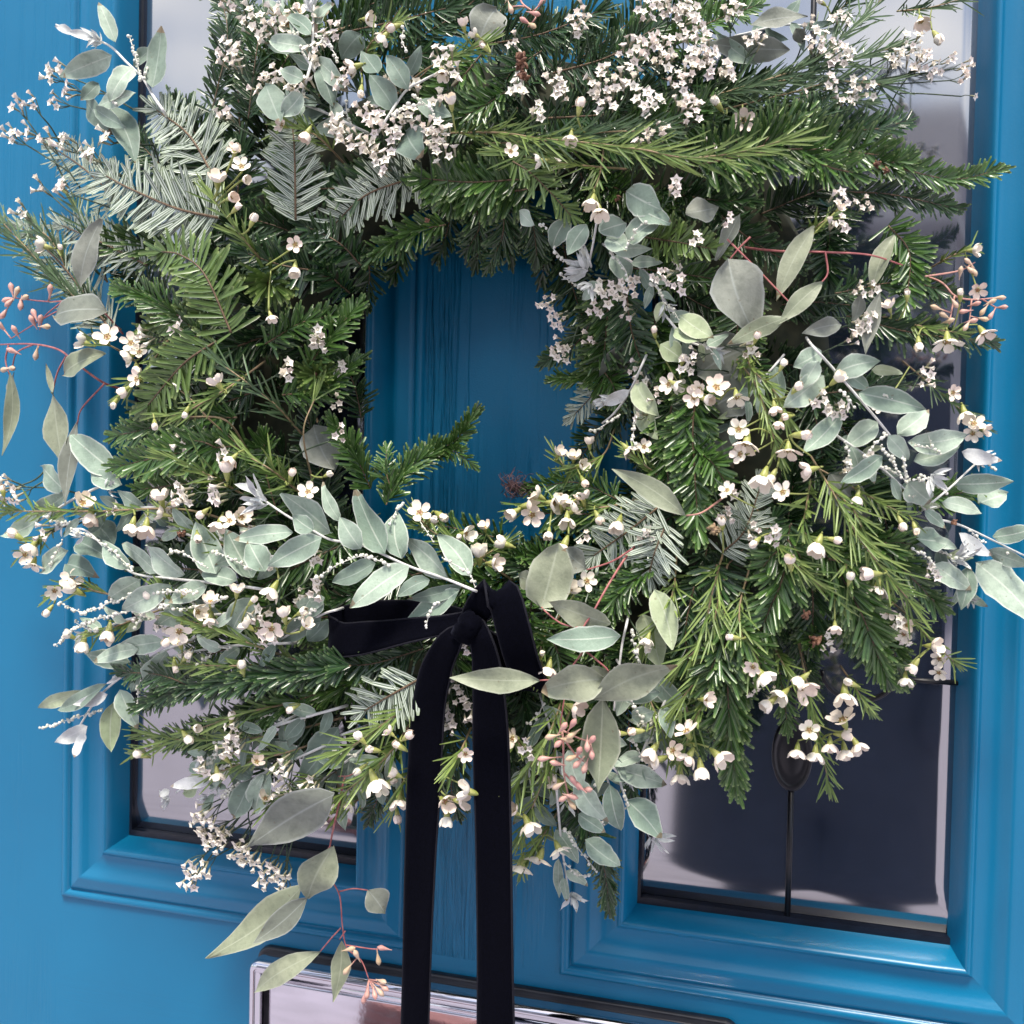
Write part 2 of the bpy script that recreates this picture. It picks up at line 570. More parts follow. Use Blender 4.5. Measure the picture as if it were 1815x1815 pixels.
for pi, (x0, x1) in enumerate(PANES):
    mo = obj('panel_moulding', moulding(x0, x1, 0, GT), M['paint_m'], door, org=(x0, 0, 0))
    w = obj('window_pane', pane(x0 - .001, x1 + .001, -.001, GT + .001), M['glass'], door, org=(x0, 0, 0))
    g = MB()
    for (a, b_, c, d) in ((x0, x1, -.0005, .0042), (x0, x1, GT - .0042, GT + .0005)):
        box(g, a, b_, -.0022, .004, c, d)
    box(g, x0 - .0005, x0 + .0022, -.0021, .004, .0042, GT - .0042)
    obj('gasket', g, M['rubber'], w, smooth=False)
    xm = (x0 + x1) / 2
    if pi == 1:
        lead = MB()
        tube(lead, [V((xm, -.0006, .004)), V((xm, -.0006, .0800))], .0017, .0017, 8)
        tube(lead, [V((xm, -.0006, .128)), V((xm, -.0006, GT - .004))], .0017, .0017, 8)
        tube(lead, [V((xm + .052, -.0006, .150)), V((x1, -.0006, .150))], .0014, .0014, 8)
        arc = [V((xm + .036 + .020 * math.cos(a), -.0006, .152 + .016 * math.sin(a))) for a in [math.radians(180 + 180 * i / 16) for i in range(17)]]
        tube(lead, arc, .0015, .0015, 8)
        obj('leading', lead, M['lead'], w)
        ov = MB()                                       # raised oval jewel in the leading
        k = 28
        rows = [(1.0, 0.0), (.97, .0022), (.90, .0034), (.82, .0026), (.74, .0020), (.5, .0030), (.2, .0035)]
        vs = [V((xm + .0118 * r * math.cos(2 * math.pi * j / k), -h, .101 + .0225 * r * math.sin(2 * math.pi * j / k))) for r, h in rows for j in range(k)]
        fs = [(i * k + j, i * k + (j + 1) % k, (i + 1) * k + (j + 1) % k, (i + 1) * k + j) for i in range(len(rows) - 1) for j in range(k)]
        fs.append(tuple((len(rows) - 1) * k + j for j in range(k)))
        ov.add(vs, fs)
        obj('oval_jewel', ov, M['lead'], w)

# letter plate ------------------------------------------------------
LX0, LX1, LZ1, LZ0 = 0.1155, 0.4305, -0.0590, -0.132
def rounded_plate(mb, x0, x1, z0, z1, y0, y1, rad, rnd_edge, mi=0, hole=None):
    """a slab with round corners, its front edge rolled"""
    k = 8
    def loop(ins, y):
        r = max(rad - ins, .0005)
        p = []
        for (cx, cz, a0) in ((x1 - rad, z1 - rad, 0), (x0 + rad, z1 - rad, 90), (x0 + rad, z0 + rad, 180), (x1 - rad, z0 + rad, 270)):
            for i in range(k + 1):
                a = math.radians(a0 + 90 * i / k)
                p.append(V((cx + r * math.cos(a), y, cz + r * math.sin(a))))
        return p
    loops = [loop(0, y0), loop(0, y1 + rnd_edge)]
    for i in range(1, 5):
        a = math.pi / 2 * i / 4
        loops.append(loop(rnd_edge * (1 - math.cos(a)), y1 + rnd_edge * (1 - math.sin(a))))
    n = len(loops[0])
    vs = [p for lp in loops for p in lp]
    fs = [(i * n + j, i * n + (j + 1) % n, (i + 1) * n + (j + 1) % n, (i + 1) * n + j) for i in range(len(loops) - 1) for j in range(n)]
    if hole:
        lp = loop(hole, y1)
        vs += lp
        i = len(loops) - 1
        fs += [(i * n + j, i * n + (j + 1) % n, (i + 1) * n + (j + 1) % n, (i + 1) * n + j) for j in range(n)]
        vs += loop(hole, y0)
        i += 1
        fs += [(i * n + j, i * n + (j + 1) % n, (i + 1) * n + (j + 1) % n, (i + 1) * n + j) for j in range(n)]
    else:
        fs.append(tuple((len(loops) - 1) * n + j for j in range(n)))
    mb.add(vs, fs, mi=mi)

mb = MB()
rounded_plate(mb, LX0 - .001, LX1 + .001, LZ0 - .003, LZ1 + .0035, SLAB + .001, SLAB - .0045, .009, .002)
seal = obj('letter_plate', mb, M['chrome_dark'], door, org=(LX0, SLAB, LZ0), smooth=False)
mb = MB()
rounded_plate(mb, LX0, LX1, LZ0, LZ1, SLAB - .004, SLAB - .0190, .0075, .0042, hole=.0088)
obj('surround', mb, M['chrome'], seal)
mb = MB()
rounded_plate(mb, LX0 + .0125, LX1 - .0125, LZ0 + .009, LZ1 - .0132, SLAB - .0048, SLAB - .0135, .003, .0025)
obj('flap', mb, M['chrome'], seal)
mb = MB()
tube(mb, [V((LX0 + .0125, SLAB - .0135, LZ1 - .0112)), V((LX1 - .0125, SLAB - .0135, LZ1 - .0112))], .0026, .0026, 16)
obj('hinge_bar', mb, M['chrome'], seal)

# ------------------------------------------------------------------ what the glass and the chrome mirror: the far side of the street
def quad(mb, pts, mi=0):
    mb.add([V(p) for p in pts], [tuple(range(len(pts)))], mi=mi)

SL = plain('roof slate', (.20, .20, .27), .6, 0, .3, 3)
RW = plain('pale rendered wall', (.50, .48, .50), .8, 0, .1, 2)
WFR = plain('white window frame', (.75, .75, .75), .5)
WGL = plain('far window glass', (.05, .06, .08), .1)
HY = -11.0
house = link('terraced_house', None, None, (0, HY, GZ), category='house',
             label='grey slate roofed house across the street, mirrored in the upper right glass of the door')
EZ, RZ = 3.25, 5.42
mb = MB()
box(mb, -7, 13, HY - 6, HY, GZ, EZ)
obj('wall', mb, RW, house, org=(0, HY, GZ), smooth=False)
mb = MB()
quad(mb, [(13.3, HY + .35, EZ - .1), (-7.3, HY + .35, EZ - .1), (-7.3, HY - 3.0, RZ), (13.3, HY - 3.0, RZ)])
quad(mb, [(-7.3, HY - 6.3, EZ - .1), (13.3, HY - 6.3, EZ - .1), (13.3, HY - 3.0, RZ), (-7.3, HY - 3.0, RZ)])
for i in range(30):
    t0 = i / 30
    y0, z0 = HY + .35 - 3.35 * t0, EZ - .1 + (RZ - EZ + .1) * t0
    box(mb, -7.3, 13.3, y0 - .02, y0 + .012, z0 + .002, z0 + .012)
obj('roof', mb, SL, house, org=(0, HY, EZ), smooth=False)
mb = MB()
box(mb, -7.3, 13.3, HY + .36, HY + .46, EZ - .2, EZ - .08)
obj('gutter', mb, WFR, house, org=(0, HY, EZ), smooth=False)
for wx in (-5, -2, 1.4, 4.4, 7.4, 10.4):
    for wz in (-.1, 1.75):
        fr, gl = MB(), MB()
        for (a, b_, c, d) in ((0, 1.3, 0, .09), (0, 1.3, 1.06, 1.15), (0, .09, .09, 1.06), (1.21, 1.3, .09, 1.06), (.61, .69, .09, 1.06)):
            box(fr, wx + a, wx + b_, HY + .002, HY + .07, wz + c, wz + d)
        w_ = obj('window', fr, WFR, house, org=(wx, HY, wz), smooth=False)
        quad(gl, [(wx + .05, HY + .02, wz + .05), (wx + 1.25, HY + .02, wz + .05), (wx + 1.25, HY + .02, wz + 1.1), (wx + .05, HY + .02, wz + 1.1)])
        obj('pane', gl, WGL, w_, org=(wx, HY, wz), smooth=False)

BR = plain('red brick', (.28, .125, .115), .8, 0, .3, 14)
MO = plain('brick mortar', (.45, .42, .40), .9, 0, .1, 14)
gw = link('garden_wall', None, None, (-.3, -1.53, GZ), category='wall', kind='thing',
          label='low red brick garden wall mirrored in the chrome letter plate')
mb = MB()
X0, X1, Y0, Y1, HT = -.62, .02, -1.64, -1.42, .265
box(mb, X0 + .006, X1 - .006, Y0 + .006, Y1 - .006, GZ + .002, GZ + HT)
obj('mortar', mb, MO, gw, org=(X0, Y0, GZ), smooth=False)
bm_ = MB()
box(bm_, -.106, .106, -.11, .11, -.0335, .0335)
bme = bm_.mesh('brick', BR, smooth=False)
rows = 4
for r_i in range(rows):
    x = X0 + (.112 + .106 if r_i % 2 else .106)
    if r_i % 2:
        h_ = link('brick', bme, gw, (X0 + .05, (Y0 + Y1) / 2, GZ + .036 + r_i * .0745))
        h_.scale = (.47, 1, 1)
    while x < X1 - .09:
        link('brick', bme, gw, (x, (Y0 + Y1) / 2, GZ + .036 + r_i * .0745))
        x += .224

# the person taking the picture: only mirrored, dark, in the lower right glass
person = None
def make_person():
    me = bpy.data.meshes.new('person')
    J = [((0, 0, .92), .23), ((0, .0, 1.10), .23), ((0, 0, 1.28), .22), ((0, 0, 1.44), .13), ((0, .01, 1.52), .062), ((0, .02, 1.60), .098), ((0, .02, 1.70), .085),
         ((.19, 0, 1.39), .085), ((.27, .03, 1.14), .072), ((.22, .12, .92), .058), ((.17, .16, .86), .05),
         ((-.19, 0, 1.39), .085), ((-.27, .03, 1.14), .072), ((-.22, .12, .92), .058), ((-.17, .16, .86), .05),
         ((.10, 0, .80), .17), ((.085, .02, .40), .19), ((.11, 0, .12), .062), ((.12, .10, .055), .05), ((.12, .17, .05), .04),
         ((-.10, 0, .80), .17), ((-.085, .02, .40), .19), ((-.11, 0, .12), .062), ((-.12, .10, .055), .05), ((-.12, .17, .05), .04)]
    E = [(0, 1), (1, 2), (2, 3), (3, 4), (4, 5), (5, 6), (3, 7), (7, 8), (8, 9), (9, 10), (3, 11), (11, 12), (12, 13), (13, 14), (0, 15), (15, 16), (16, 17), (17, 18), (18, 19), (0, 20), (20, 21), (21, 22), (22, 23), (23, 24)]
    me.from_pydata([j[0] for j in J], E, [])
    o = bpy.data.objects.new('person', me)
    COL.objects.link(o)
    m1 = o.modifiers.new('skin', 'SKIN')
    for i, sv in enumerate(me.skin_vertices[0].data):
        sv.radius = (J[i][1], J[i][1] * (.72 if i in (0, 1, 2, 3) else 1))
        sv.use_root = i == 0
    m2 = o.modifiers.new('sub', 'SUBSURF')
    m2.levels = m2.render_levels = 2
    return o
person = make_person()
person.location = (.495, -1.17, GZ)
person['label'] = 'person in a dark navy coat, hands in pockets, mirrored in the lower right glass'
person['category'] = 'person'
coat = plain('dark navy coat', (.06, .066, .085), .9, 0, .2, 60, .2)
person.data.materials.append(coat)
# ------------------------------------------------------------------ wreath builders
WC = P(880, 690, .04)
wreath = link('wreath', None, None, WC, category='wreath',
              label='big round winter wreath of fir, silvery leaves and small white flowers hung on blue door')
UP = V((0, 0, 1))

def outward(p):
    return (V((0, -1, 0)) * .75 + (CAM - p).normalized() * .5).normalized()

def wpath(pts, off, arch=0.0, sink=0.0):
    o = []
    m = len(pts)
    for i, q in enumerate(pts):
        t = i / (m - 1)
        d = Dp(q[0], q[1]) + off + arch * math.sin(math.pi * t) - sink * max(0.0, 1 - 2.5 * t) ** 1.5 + (q[2] if len(q) > 2 else 0)
        o.append(P(q[0], q[1], max(d, .026)))
    return o

def needle(mb, p, d, n, ln, w, bend, rnd, rows=((0, .5), (.4, 1), (.84, .95), (1, .5))):
    s = d.cross(n)
    if s.length < 1e-6:
        return
    s.normalize()
    n = s.cross(d).normalized()
    vs, uv = [], []
    for v, ww in rows:
        c = p + d * (ln * v) + n * (bend * ln * v * v)
        h = s * (w * .5 * ww)
        vs += [c - h, c - n * (w * .16), c + h]
        uv += [(0, v), (.5, v), (1, v)]
    fs = []
    for i in range(len(rows) - 1):
        a = i * 3
        fs += [(a, a + 1, a + 4, a + 3), (a + 1, a + 2, a + 5, a + 4)]
    mb.add(vs, fs, uv, rnd)

def fir(pts, L, tone='green', off=0.0, mode='flat', step=5.2, ang=58, roll=0.0, r=None, bend=None, wf=.115, tipfan=True, arch=.004):
    tone = 'fir_' + tone
    k = mpp(*pts[len(pts) // 2][:2])
    p = spline(wpath(pts, off, arch), step * k)
    T = tangents(p)
    st = MB()
    tube(st, p, (r or .034) * L * k, .018 * L * k, 5, R())
    stem = obj('fir_sprig', st, M['fir_bark'], wreath, org=p[0])
    mb = MB()
    m = len(p)
    base_r = R()
    for i in range(m):
        t = i / max(1, m - 1)
        N = outward(p[i])
        N = (N - T[i] * N.dot(T[i])).normalized()
        B = T[i].cross(N)
        if roll:
            q = Quaternion(T[i], roll)
            N, B = q @ N, q @ B
        fis = []
        if mode == 'flat':
            for s in (-1, 1):
                fis.append(s * math.radians(88 + U(-28, 14)))
                if R() < .55:
                    fis.append(s * math.radians(U(28, 75)))
        elif mode == 'two':
            for s in (-1, 1):
                fis.append(s * math.radians(90 + U(-16, 16)))
                if R() < .22:
                    fis.append(s * math.radians(90 + U(-30, 30)))
        else:
            for s in (-1, 1):
                fis.append(s * math.radians(U(45, 112)))
                if R() < .8:
                    fis.append(s * math.radians(U(0, 62)))
        end = max(0.0, (t - .86) / .14) if tipfan else 0
        for fi in fis:
            if R() < .05:
                continue
            a = math.radians((ang + random.gauss(0, 12)) * (1 - .66 * end) + (8 if t < .1 else 0))
            rad = N * math.cos(fi) + B * math.sin(fi)
            d = (T[i] * math.cos(a) + rad * math.sin(a) + V((U(-1, 1), U(-1, 1), U(-1, 1))) * .10).normalized()
            nn = N - d * N.dot(d)
            if nn.length < .2:
                nn = T[i] * -1
            nn = (nn.normalized() + V((U(-1, 1), U(-1, 1), U(-1, 1))) * .22).normalized()
            prof = (.74 + .26 * math.sin(math.pi * min(1, t * 1.25 + .12))) * (1 - .25 * end)
            ln = L * k * U(.72, 1.14) * prof
            be = random.gauss(0, .12) if bend is None else bend * U(.5, 1.5)
            needle(mb, p[i], d, nn, ln, wf * L * k * U(.75, 1.15), be, min(1, max(0, .35 * base_r + .45 * R() + .25 * t)))
    if tipfan:
        for _ in range(7):
            d = (T[-1] + V((U(-1, 1), U(-1, 1), U(-1, 1))) * .45).normalized()
            needle(mb, p[-1], d, outward(p[-1]), L * k * U(.5, .8), wf * L * k, U(-.1, .1), R())
    obj('needles', mb, M[tone], stem, org=p[0], kind='stuff')
    return stem

def rosette(x, y, L, tone='olive', off=.01, n=46):
    """a twig that points at the viewer"""
    k = mpp(x, y)
    c = P(x, y, Dp(x, y) + off)
    b = P(x + U(-20, 20), y + U(-20, 20), max(.03, Dp(x, y) + off - .05))
    st = MB()
    pp = spline([b, b.lerp(c, .5), c], .006)
    tube(st, pp, .0016, .0010, 5)
    stem = obj('fir_sprig', st, M['fir_bark'], wreath, org=b)
    mb = MB()
    A = (c - b).normalized()
    n1 = A.orthogonal().normalized()
    n2 = A.cross(n1)
    for i in range(n * 2):
        t = R()
        f = U(0, 2 * math.pi)
        a = math.radians(28 + 58 * (1 - t) + U(-8, 8))
        d = (A * math.cos(a) + (n1 * math.cos(f) + n2 * math.sin(f)) * math.sin(a)).normalized()
        needle(mb, b.lerp(c, .45 + .55 * t), d, A, L * k * U(.75, 1.05), .1 * L * k, U(0, .25), R())
    obj('needles', mb, M['fir_' + tone], stem, org=c, kind='stuff')
    bd = MB()
    ball(bd, c, 4.2 * k, A, 1.2, 6, 4)
    obj('bud', bd, M['brown'], stem, org=c)

# --- broad leaves
def leaf(a, b, w, parent, mat, name='leaf', shape='ovate', roll=None, curl=None, fold=None, twist=None, na=9, nw=4, petiole=0, label=None):
    """a leaf from base a to tip b (world points), w wide, its face to the viewer"""
    ax = b - a
    ln = ax.length
    ax.normalize()
    N = outward(a)
    N = (N - ax * N.dot(ax)).normalized()
    roll = U(-.6, .6) if roll is None else roll
    curl = U(-.16, .24) if curl is None else curl
    fold = U(.05, .35) if fold is None else fold
    twist = U(-.3, .3) if twist is None else twist
    w = (.9 if mat.startswith('acacia') else 1) * w / max(.55, math.cos(roll))
    mb = MB()
    vs, uv = [], []
    sw = U(-.06, .06)
    ph = U(0, 6)
    for i in range(na + 1):
        v = i / na
        if shape == 'ovate':
            ww = (math.sin(math.pi * min(1, v ** .80)) ** .72) * (1 if v < .62 else 1 - .18 * ((v - .62) / .38))
        elif shape == 'lance':
            ww = math.sin(math.pi * v ** .85) ** 1.05
        elif shape == 'round':
            ww = math.sin(math.pi * min(1, v ** .72)) ** .6
        else:                                            # obovate, widest towards the tip
            ww = math.sin(math.pi * min(1, v ** 1.15)) ** .7
        if i == 0:
            ww = .035
        if i == na:
            ww = .02
        q = Quaternion(ax, roll + twist * (v - .5))
        n, s = q @ N, q @ N.cross(ax)
        ww *= U(.94, 1.05)
        c = a + ax * (ln * v) + N * (curl * ln * 4 * v * (1 - v) * .5 - max(0, curl) * ln * .3 * v * v) + N.cross(ax) * (sw * ln * math.sin(math.pi * v))
        for j in range(nw + 1):
            x = 2 * j / nw - 1
            rip = .085 * w * math.sin(v * 9 + ph + x * 2) * abs(x)
            vs.append(c + s * (x * ww * w * .5) + n * (fold * abs(x) ** 1.5 * ww * w * .5 + rip))
            uv.append((.5 + x * .5, v))
    k = nw + 1
    fs = [(i * k + j, i * k + j + 1, (i + 1) * k + j + 1, (i + 1) * k + j) for i in range(na) for j in range(nw)]
    mb.add(vs, fs, uv, R())
    kw = {'label': label} if label else {}
    return obj(name, mb, M[mat], parent, org=a, **kw)

def lf(l, parent, off, kind):
    """leaf from a tuple: x0, y0, x1, y1, width [, material suffix [, shape]]"""
    x0, y0, x1, y1, w = l[:5]
    mat = l[5] if len(l) > 5 and l[5] else ('acacia' if kind == 'a' else 'euc')
    shape = l[6] if len(l) > 6 else ('ovate' if kind == 'a' else 'lance')
    xm, ym = (x0 + x1) / 2, (y0 + y1) / 2
    k = mpp(xm, ym)
    d0 = Dp(x0, y0)
    dd = U(-.006, .008)
    a = P(x0, y0, max(.03, d0 + off))
    b = P(x1, y1, max(.03, d0 * .6 + Dp(x1, y1) * .4 + off + dd))
    return leaf(a, b, w * k, parent, mat, shape=shape)

def beads(pts, off, parent, sz=2.9):
    k = mpp(*pts[0])
    p = spline(wpath(pts, off), 6.6 * k)
    mb = MB()
    tube(mb, p, .9 * k, .7 * k, 4, mi=0)
    for i, c in enumerate(p):
        for _ in range(random.choice((1, 1, 2))):
            e = V((U(-1, 1), U(-1, 1), U(-1, 1)))
            ball(mb, c + e * 2.8 * k, sz * k * U(.45, 1.3), e if e.length > .1 else UP, 1.0, 6, 4, R())
    obj('bud_strand', mb, M['bead'], parent, org=p[0])

def leaf_tuft(x, y, r, ang, n, off, parent, mat='acacia_white'):
    """curled downy young leaves at the tip of a silver twig; ang = direction in the picture, degrees"""
    k = mpp(x, y)
    c = P(x, y, Dp(x, y) + off)
    ux = (P(x + 1, y, Dp(x, y) + off) - c).normalized()
    uy = (P(x, y + 1, Dp(x, y) + off) - c).normalized()
    for i in range(int(n * 1.5)):
        a = math.radians(ang + U(-62, 62))
        d = (ux * math.cos(a) + uy * math.sin(a) + outward(c) * U(-.15, .75)).normalized()
        ln = r * k * U(.4, 1.0)
        a0 = c + d * (ln * U(0, .25)) + V((U(-1, 1), U(-1, 1), U(-1, 1))) * (r * k * .12)
        leaf(a0, a0 + d * ln, ln * U(.15, .30), parent, mat, name='young_leaf', roll=U(-1, 1), curl=U(-.5, .6), fold=U(.3, 1.0), twist=U(-.9, .9), na=6, nw=2)

def acacia(stem, leaves, tuft=None, strands=(), off=.016, auto=0):
    k = mpp(*stem[0][:2])
    a_, b_ = stem[0], stem[1]
    h_ = math.hypot(a_[0] - b_[0], a_[1] - b_[1]) or 1
    root = (a_[0] + (a_[0] - b_[0]) / h_ * 18, a_[1] + (a_[1] - b_[1]) / h_ * 18, -.055)
    stem_ = [stem[0]] + [(q[0] + U(-5, 5), q[1] + U(-5, 5), *q[2:]) for q in stem[1:]]
    p = spline(wpath([root] + stem_, off), 7 * k)
    st = MB()
    tube(st, p, 2.7 * k, 1.9 * k, 6, R())
    s = obj('acacia_sprig', st, M['white_stem'], wreath, org=p[0])
    for l in leaves:
        lf(l, s, off + U(-.003, .007), 'a')
    for b in strands:
        beads(b, off + .008, s)
    if tuft:
        leaf_tuft(*tuft, off + .004, s)
    for _ in range(auto):
        i = random.randrange(len(stem) - 1)
        t = R()
        x = stem[i][0] + (stem[i + 1][0] - stem[i][0]) * t
        y = stem[i][1] + (stem[i + 1][1] - stem[i][1]) * t
        a = math.atan2(stem[-1][1] - stem[0][1], stem[-1][0] - stem[0][0]) + U(-.8, .8)
        beads([(x, y), (x + 20 * math.cos(a), y + 20 * math.sin(a)), (x + 44 * math.cos(a + .2), y + 44 * math.sin(a + .2))], off + .008, s)
    return s

# --- wax flower
def disc_petal(mb, az, r0, rr, tilt, cup, mi, ruff, inc):
    ca, sa = math.cos(az), math.sin(az)
    vs, uv = [], []
    k = 8
    for ring in range(3):
        q = ring / 2
        for j in range(1 if ring == 0 else k):
            b = 2 * math.pi * j / k
            u = .40 * rr + rr * (1.0 * math.cos(b) * q) * (.62)   # along the petal from its base
            wv = .48 * rr * math.sin(b) * q * (1.0 + .18 * math.cos(b))
            h = cup * (wv / (.48 * rr)) ** 2 * rr + U(-ruff, ruff) * (q ** 2)
            u += .22 * rr
            th = tilt + inc * .5 * u / (1.25 * rr)
            ct, s_t = math.cos(th), math.sin(th)
            r = r0 + u * ct - h * s_t
            z = u * s_t + h * ct
            vs.append(V((r * ca - wv * sa, r * sa + wv * ca, z)))
            uv.append((.5 + wv, max(0, min(1, u / (1.25 * rr)))))
    fs = [(0, 1 + j, 1 + (j + 1) % k) for j in range(k)] + [(1 + j, 1 + k + j, 1 + k + (j + 1) % k, 1 + (j + 1) % k) for j in range(k)]
    mb.add(vs, fs, uv, R(), mi)

def lathe(mb, prof, k, mi, rnd=.5):
    vs = [V((r * math.cos(2 * math.pi * j / k), r * math.sin(2 * math.pi * j / k), z)) for r, z in prof for j in range(k)]
    uv = [(j / k, i / (len(prof) - 1)) for i in range(len(prof)) for j in range(k)]
    fs = [(i * k + j, i * k + (j + 1) % k, (i + 1) * k + (j + 1) % k, (i + 1) * k + j) for i in range(len(prof) - 1) for j in range(k)]
    mb.add(vs, fs, uv, rnd, mi)

def wax_mesh(tilt, rr, cup, ruff, inc):
    mb = MB()
    for i in range(5):
        disc_petal(mb, 2 * math.pi * i / 5 + U(-.08, .08), .20, rr * U(.92, 1.06), math.radians(tilt + U(-9, 9)), cup, 0, ruff, math.radians(inc + U(-14, 14)))
    lathe(mb, [(.03, -.82), (.09, -.80), (.20, -.52), (.28, -.18), (.31, .02), (.29, .07), (.26, .05)], 10, 1)
    lathe(mb, [(.28, .05), (.18, .02), (.07, .04), (.04, .16), (.0, .18)], 10, 2)
    for i in range(10):
        a = 2 * math.pi * i / 10
        c = V((.29 * math.cos(a), .29 * math.sin(a), .05))
        i_ = V((.23 * math.cos(a), .23 * math.sin(a), .20))
        ball(mb, (c + i_) / 2, .045, i_ - c, 2.0, 4, 3, mi=2 if i % 2 else 0)
    me = mb.mesh('wax_flower', [M['petal'], M['cup'], M['disc']])
    return me
WAX = {'o': [wax_mesh(4, .84, .20, .06, 42), wax_mesh(10, .82, .24, .07, 50), wax_mesh(0, .84, .18, .07, 34)],
       'h': [wax_mesh(16, .92, .22, .08, 84), wax_mesh(24, .90, .24, .08, 96), wax_mesh(10, .90, .22, .09, 72)],
       'b': [wax_mesh(30, .82, .26, .06, 128), wax_mesh(36, .76, .28, .06, 140)]}

def floret_mesh(op):
    mb = MB()
    k = 10
    lob = [1.0, .62]
    prof = [(.0, .02, 0), (.26, -.06, 0), (.55, .16 + .5 * op, 0), (.95, .30 + .8 * op, 1)]
    vs, uv = [V((0, 0, -.05))], [(.5, 0)]
    for r, z, l in prof[1:]:
        for j in range(k):
            rr = r * (lob[j % 2] if l else 1) * (1 - .5 * op) * U(.92, 1.08)
            a = 2 * math.pi * j / k
            vs.append(V((rr * math.cos(a), rr * math.sin(a), z + U(-.05, .05) * l)))
            uv.append((j / k, .4 + .6 * r))
    fs = [(0, 1 + j, 1 + (j + 1) % k) for j in range(k)]
    for i in range(2):
        fs += [(1 + i * k + j, 1 + (i + 1) * k + j, 1 + (i + 1) * k + (j + 1) % k, 1 + i * k + (j + 1) % k) for j in range(k)]
    mb.add(vs, fs, uv, R(), 0)
    lathe(mb, [(.05, -1.3), (.13, -1.2), (.17, -.6), (.22, -.05), (.30 * (1 - .4 * op), .05)], 6, 1)
    return mb
FLO_MB = [floret_mesh(-.12), floret_mesh(.1), floret_mesh(.6), floret_mesh(.9)]
FLO = [f.mesh('statice_floret', [M['floret'], M['calyx']]) for f in FLO_MB]

WAXS = []                                                # (sprig object, [(x, y)], off)
def wax(pts, L=46, off=.014, dark=False, lf0=.25, dens=1.0, bark='wax_bark', tip=7, th=2.0):
    k = mpp(*pts[len(pts) // 2][:2])
    p = spline(wpath(pts, off, 0, .03), 5 * k)
    T = tangents(p)
    st = MB()
    tube(st, p, th * k, th * .55 * k, 5, R())
    s = obj('wax_flower_sprig', st, M[bark], wreath, org=p[0])
    mb = MB()
    m = len(p)
    for i in range(m):
        t = i / (m - 1)
        if t < lf0:
            continue
        for _ in range(2 if R() < dens * .36 else (1 if R() < dens * .85 else 0)):
            N = outward(p[i])
            f = U(0, 2 * math.pi)
            n1 = T[i].orthogonal().normalized()
            rad = n1 * math.cos(f) + T[i].cross(n1) * math.sin(f)
            a = math.radians(U(10, 46))
            d = (T[i] * math.cos(a) + rad * math.sin(a)).normalized()
            needle(mb, p[i], d, N, L * k * U(.65, 1.4), 3.1 * k * U(.8, 1.2), U(-.4, .4), R(), rows=((0, .6), (.35, 1), (.8, .9), (1, .25)))
    for _ in range(tip):
        d = (T[-1] + V((U(-1, 1), U(-1, 1), U(-1, 1))) * .32).normalized()
        needle(mb, p[-1], d, outward(p[-1]), L * k * U(.6, 1.25), 3.2 * k, U(-.2, .2), R(), rows=((0, .6), (.35, 1), (.8, .9), (1, .25)))
    if mb.v:
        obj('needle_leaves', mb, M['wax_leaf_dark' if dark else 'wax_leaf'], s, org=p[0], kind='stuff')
    WAXS.append((s, [(q[0], q[1]) for q in pts], off))
    return s

def near_wax(x, y):
    best = None
    for s, pts, off in WAXS:
        for (a, b) in zip(pts[:-1], pts[1:]):
            for t in (0, .2, .4, .6, .8, 1):
                qx, qy = a[0] + (b[0] - a[0]) * t, a[1] + (b[1] - a[1]) * t
                e = math.hypot(qx - x, qy - y)
                if best is None or e < best[0]:
                    best = (e, s, qx, qy, off)
    return best

def waxflower(x, y, sz, kind=None, face=None, extra=.010):
    """one flower; face = direction it faces in the picture (degrees, 0 = right, 90 = down) or None = towards the viewer-ish"""
    e, s, qx, qy, off = near_wax(x, y)
    k = mpp(x, y)
    if e > 110:
        a = inward(x, y) + U(-.4, .4)
        qx, qy = x + 95 * math.cos(a), y + 95 * math.sin(a)
        s = wax([(qx, qy), ((x + qx) / 2 + U(-8, 8), (y + qy) / 2 + U(-8, 8)), (x + 22 * math.cos(a), y + 22 * math.sin(a))], 36, .012, lf0=.1, dens=.6, tip=4, th=1.5)
        off = .012
        e = 95
    c = P(x, y, max(.035, Dp(x, y) + off + extra))
    ux = (P(x + 1, y, .1) - P(x, y, .1)).normalized()
    uy = (P(x, y + 1, .1) - P(x, y, .1)).normalized()
    kind = kind or random.choice('ohhhbb' if sz < 31 else 'oohhhb')
    if face is None:
        a = math.atan2(y - qy, x - qx) + U(-.6, .6) if e > 12 else U(0, 6.28)
        f = (ux * math.cos(a) + uy * math.sin(a)) * (.55 if kind == 'o' else .85) + outward(c) * (.9 if kind == 'o' else U(.05, .7))
    elif face == 'v':
        f = outward(c) + (ux * U(-1, 1) + uy * U(-1, 1)) * .15
    else:
        a = math.radians(face)
        f = (ux * math.cos(a) + uy * math.sin(a)) * .9 + outward(c) * .35
    f.normalize()
    rot = f.to_track_quat('Z', 'Y') @ Quaternion((0, 0, 1), U(0, 6.28))
    r = sz * k * .5 * U(.84, 1.06) * (1.03 if kind == 'o' else 1.12)
    place('flower', random.choice(WAX[kind]), s, c, rot, r)
    # its stalk
    b = c - f * (.92 * r)
    q = P(qx, qy, max(.03, Dp(qx, qy) + off))
    st = MB()
    pp = spline([q, q.lerp(b, .55) - f * (.5 * r) * .6, b], 6 * k)
    tube(st, pp, 1.3 * k, 1.7 * k, 5, R())
    obj('flower_stalk', st, M['wax_green'], s, org=q)

def inward(x, y):
    a = math.atan2(690 - y, 880 - x)
    return a if math.hypot(x - 880, y - 690) > 400 else a + math.pi

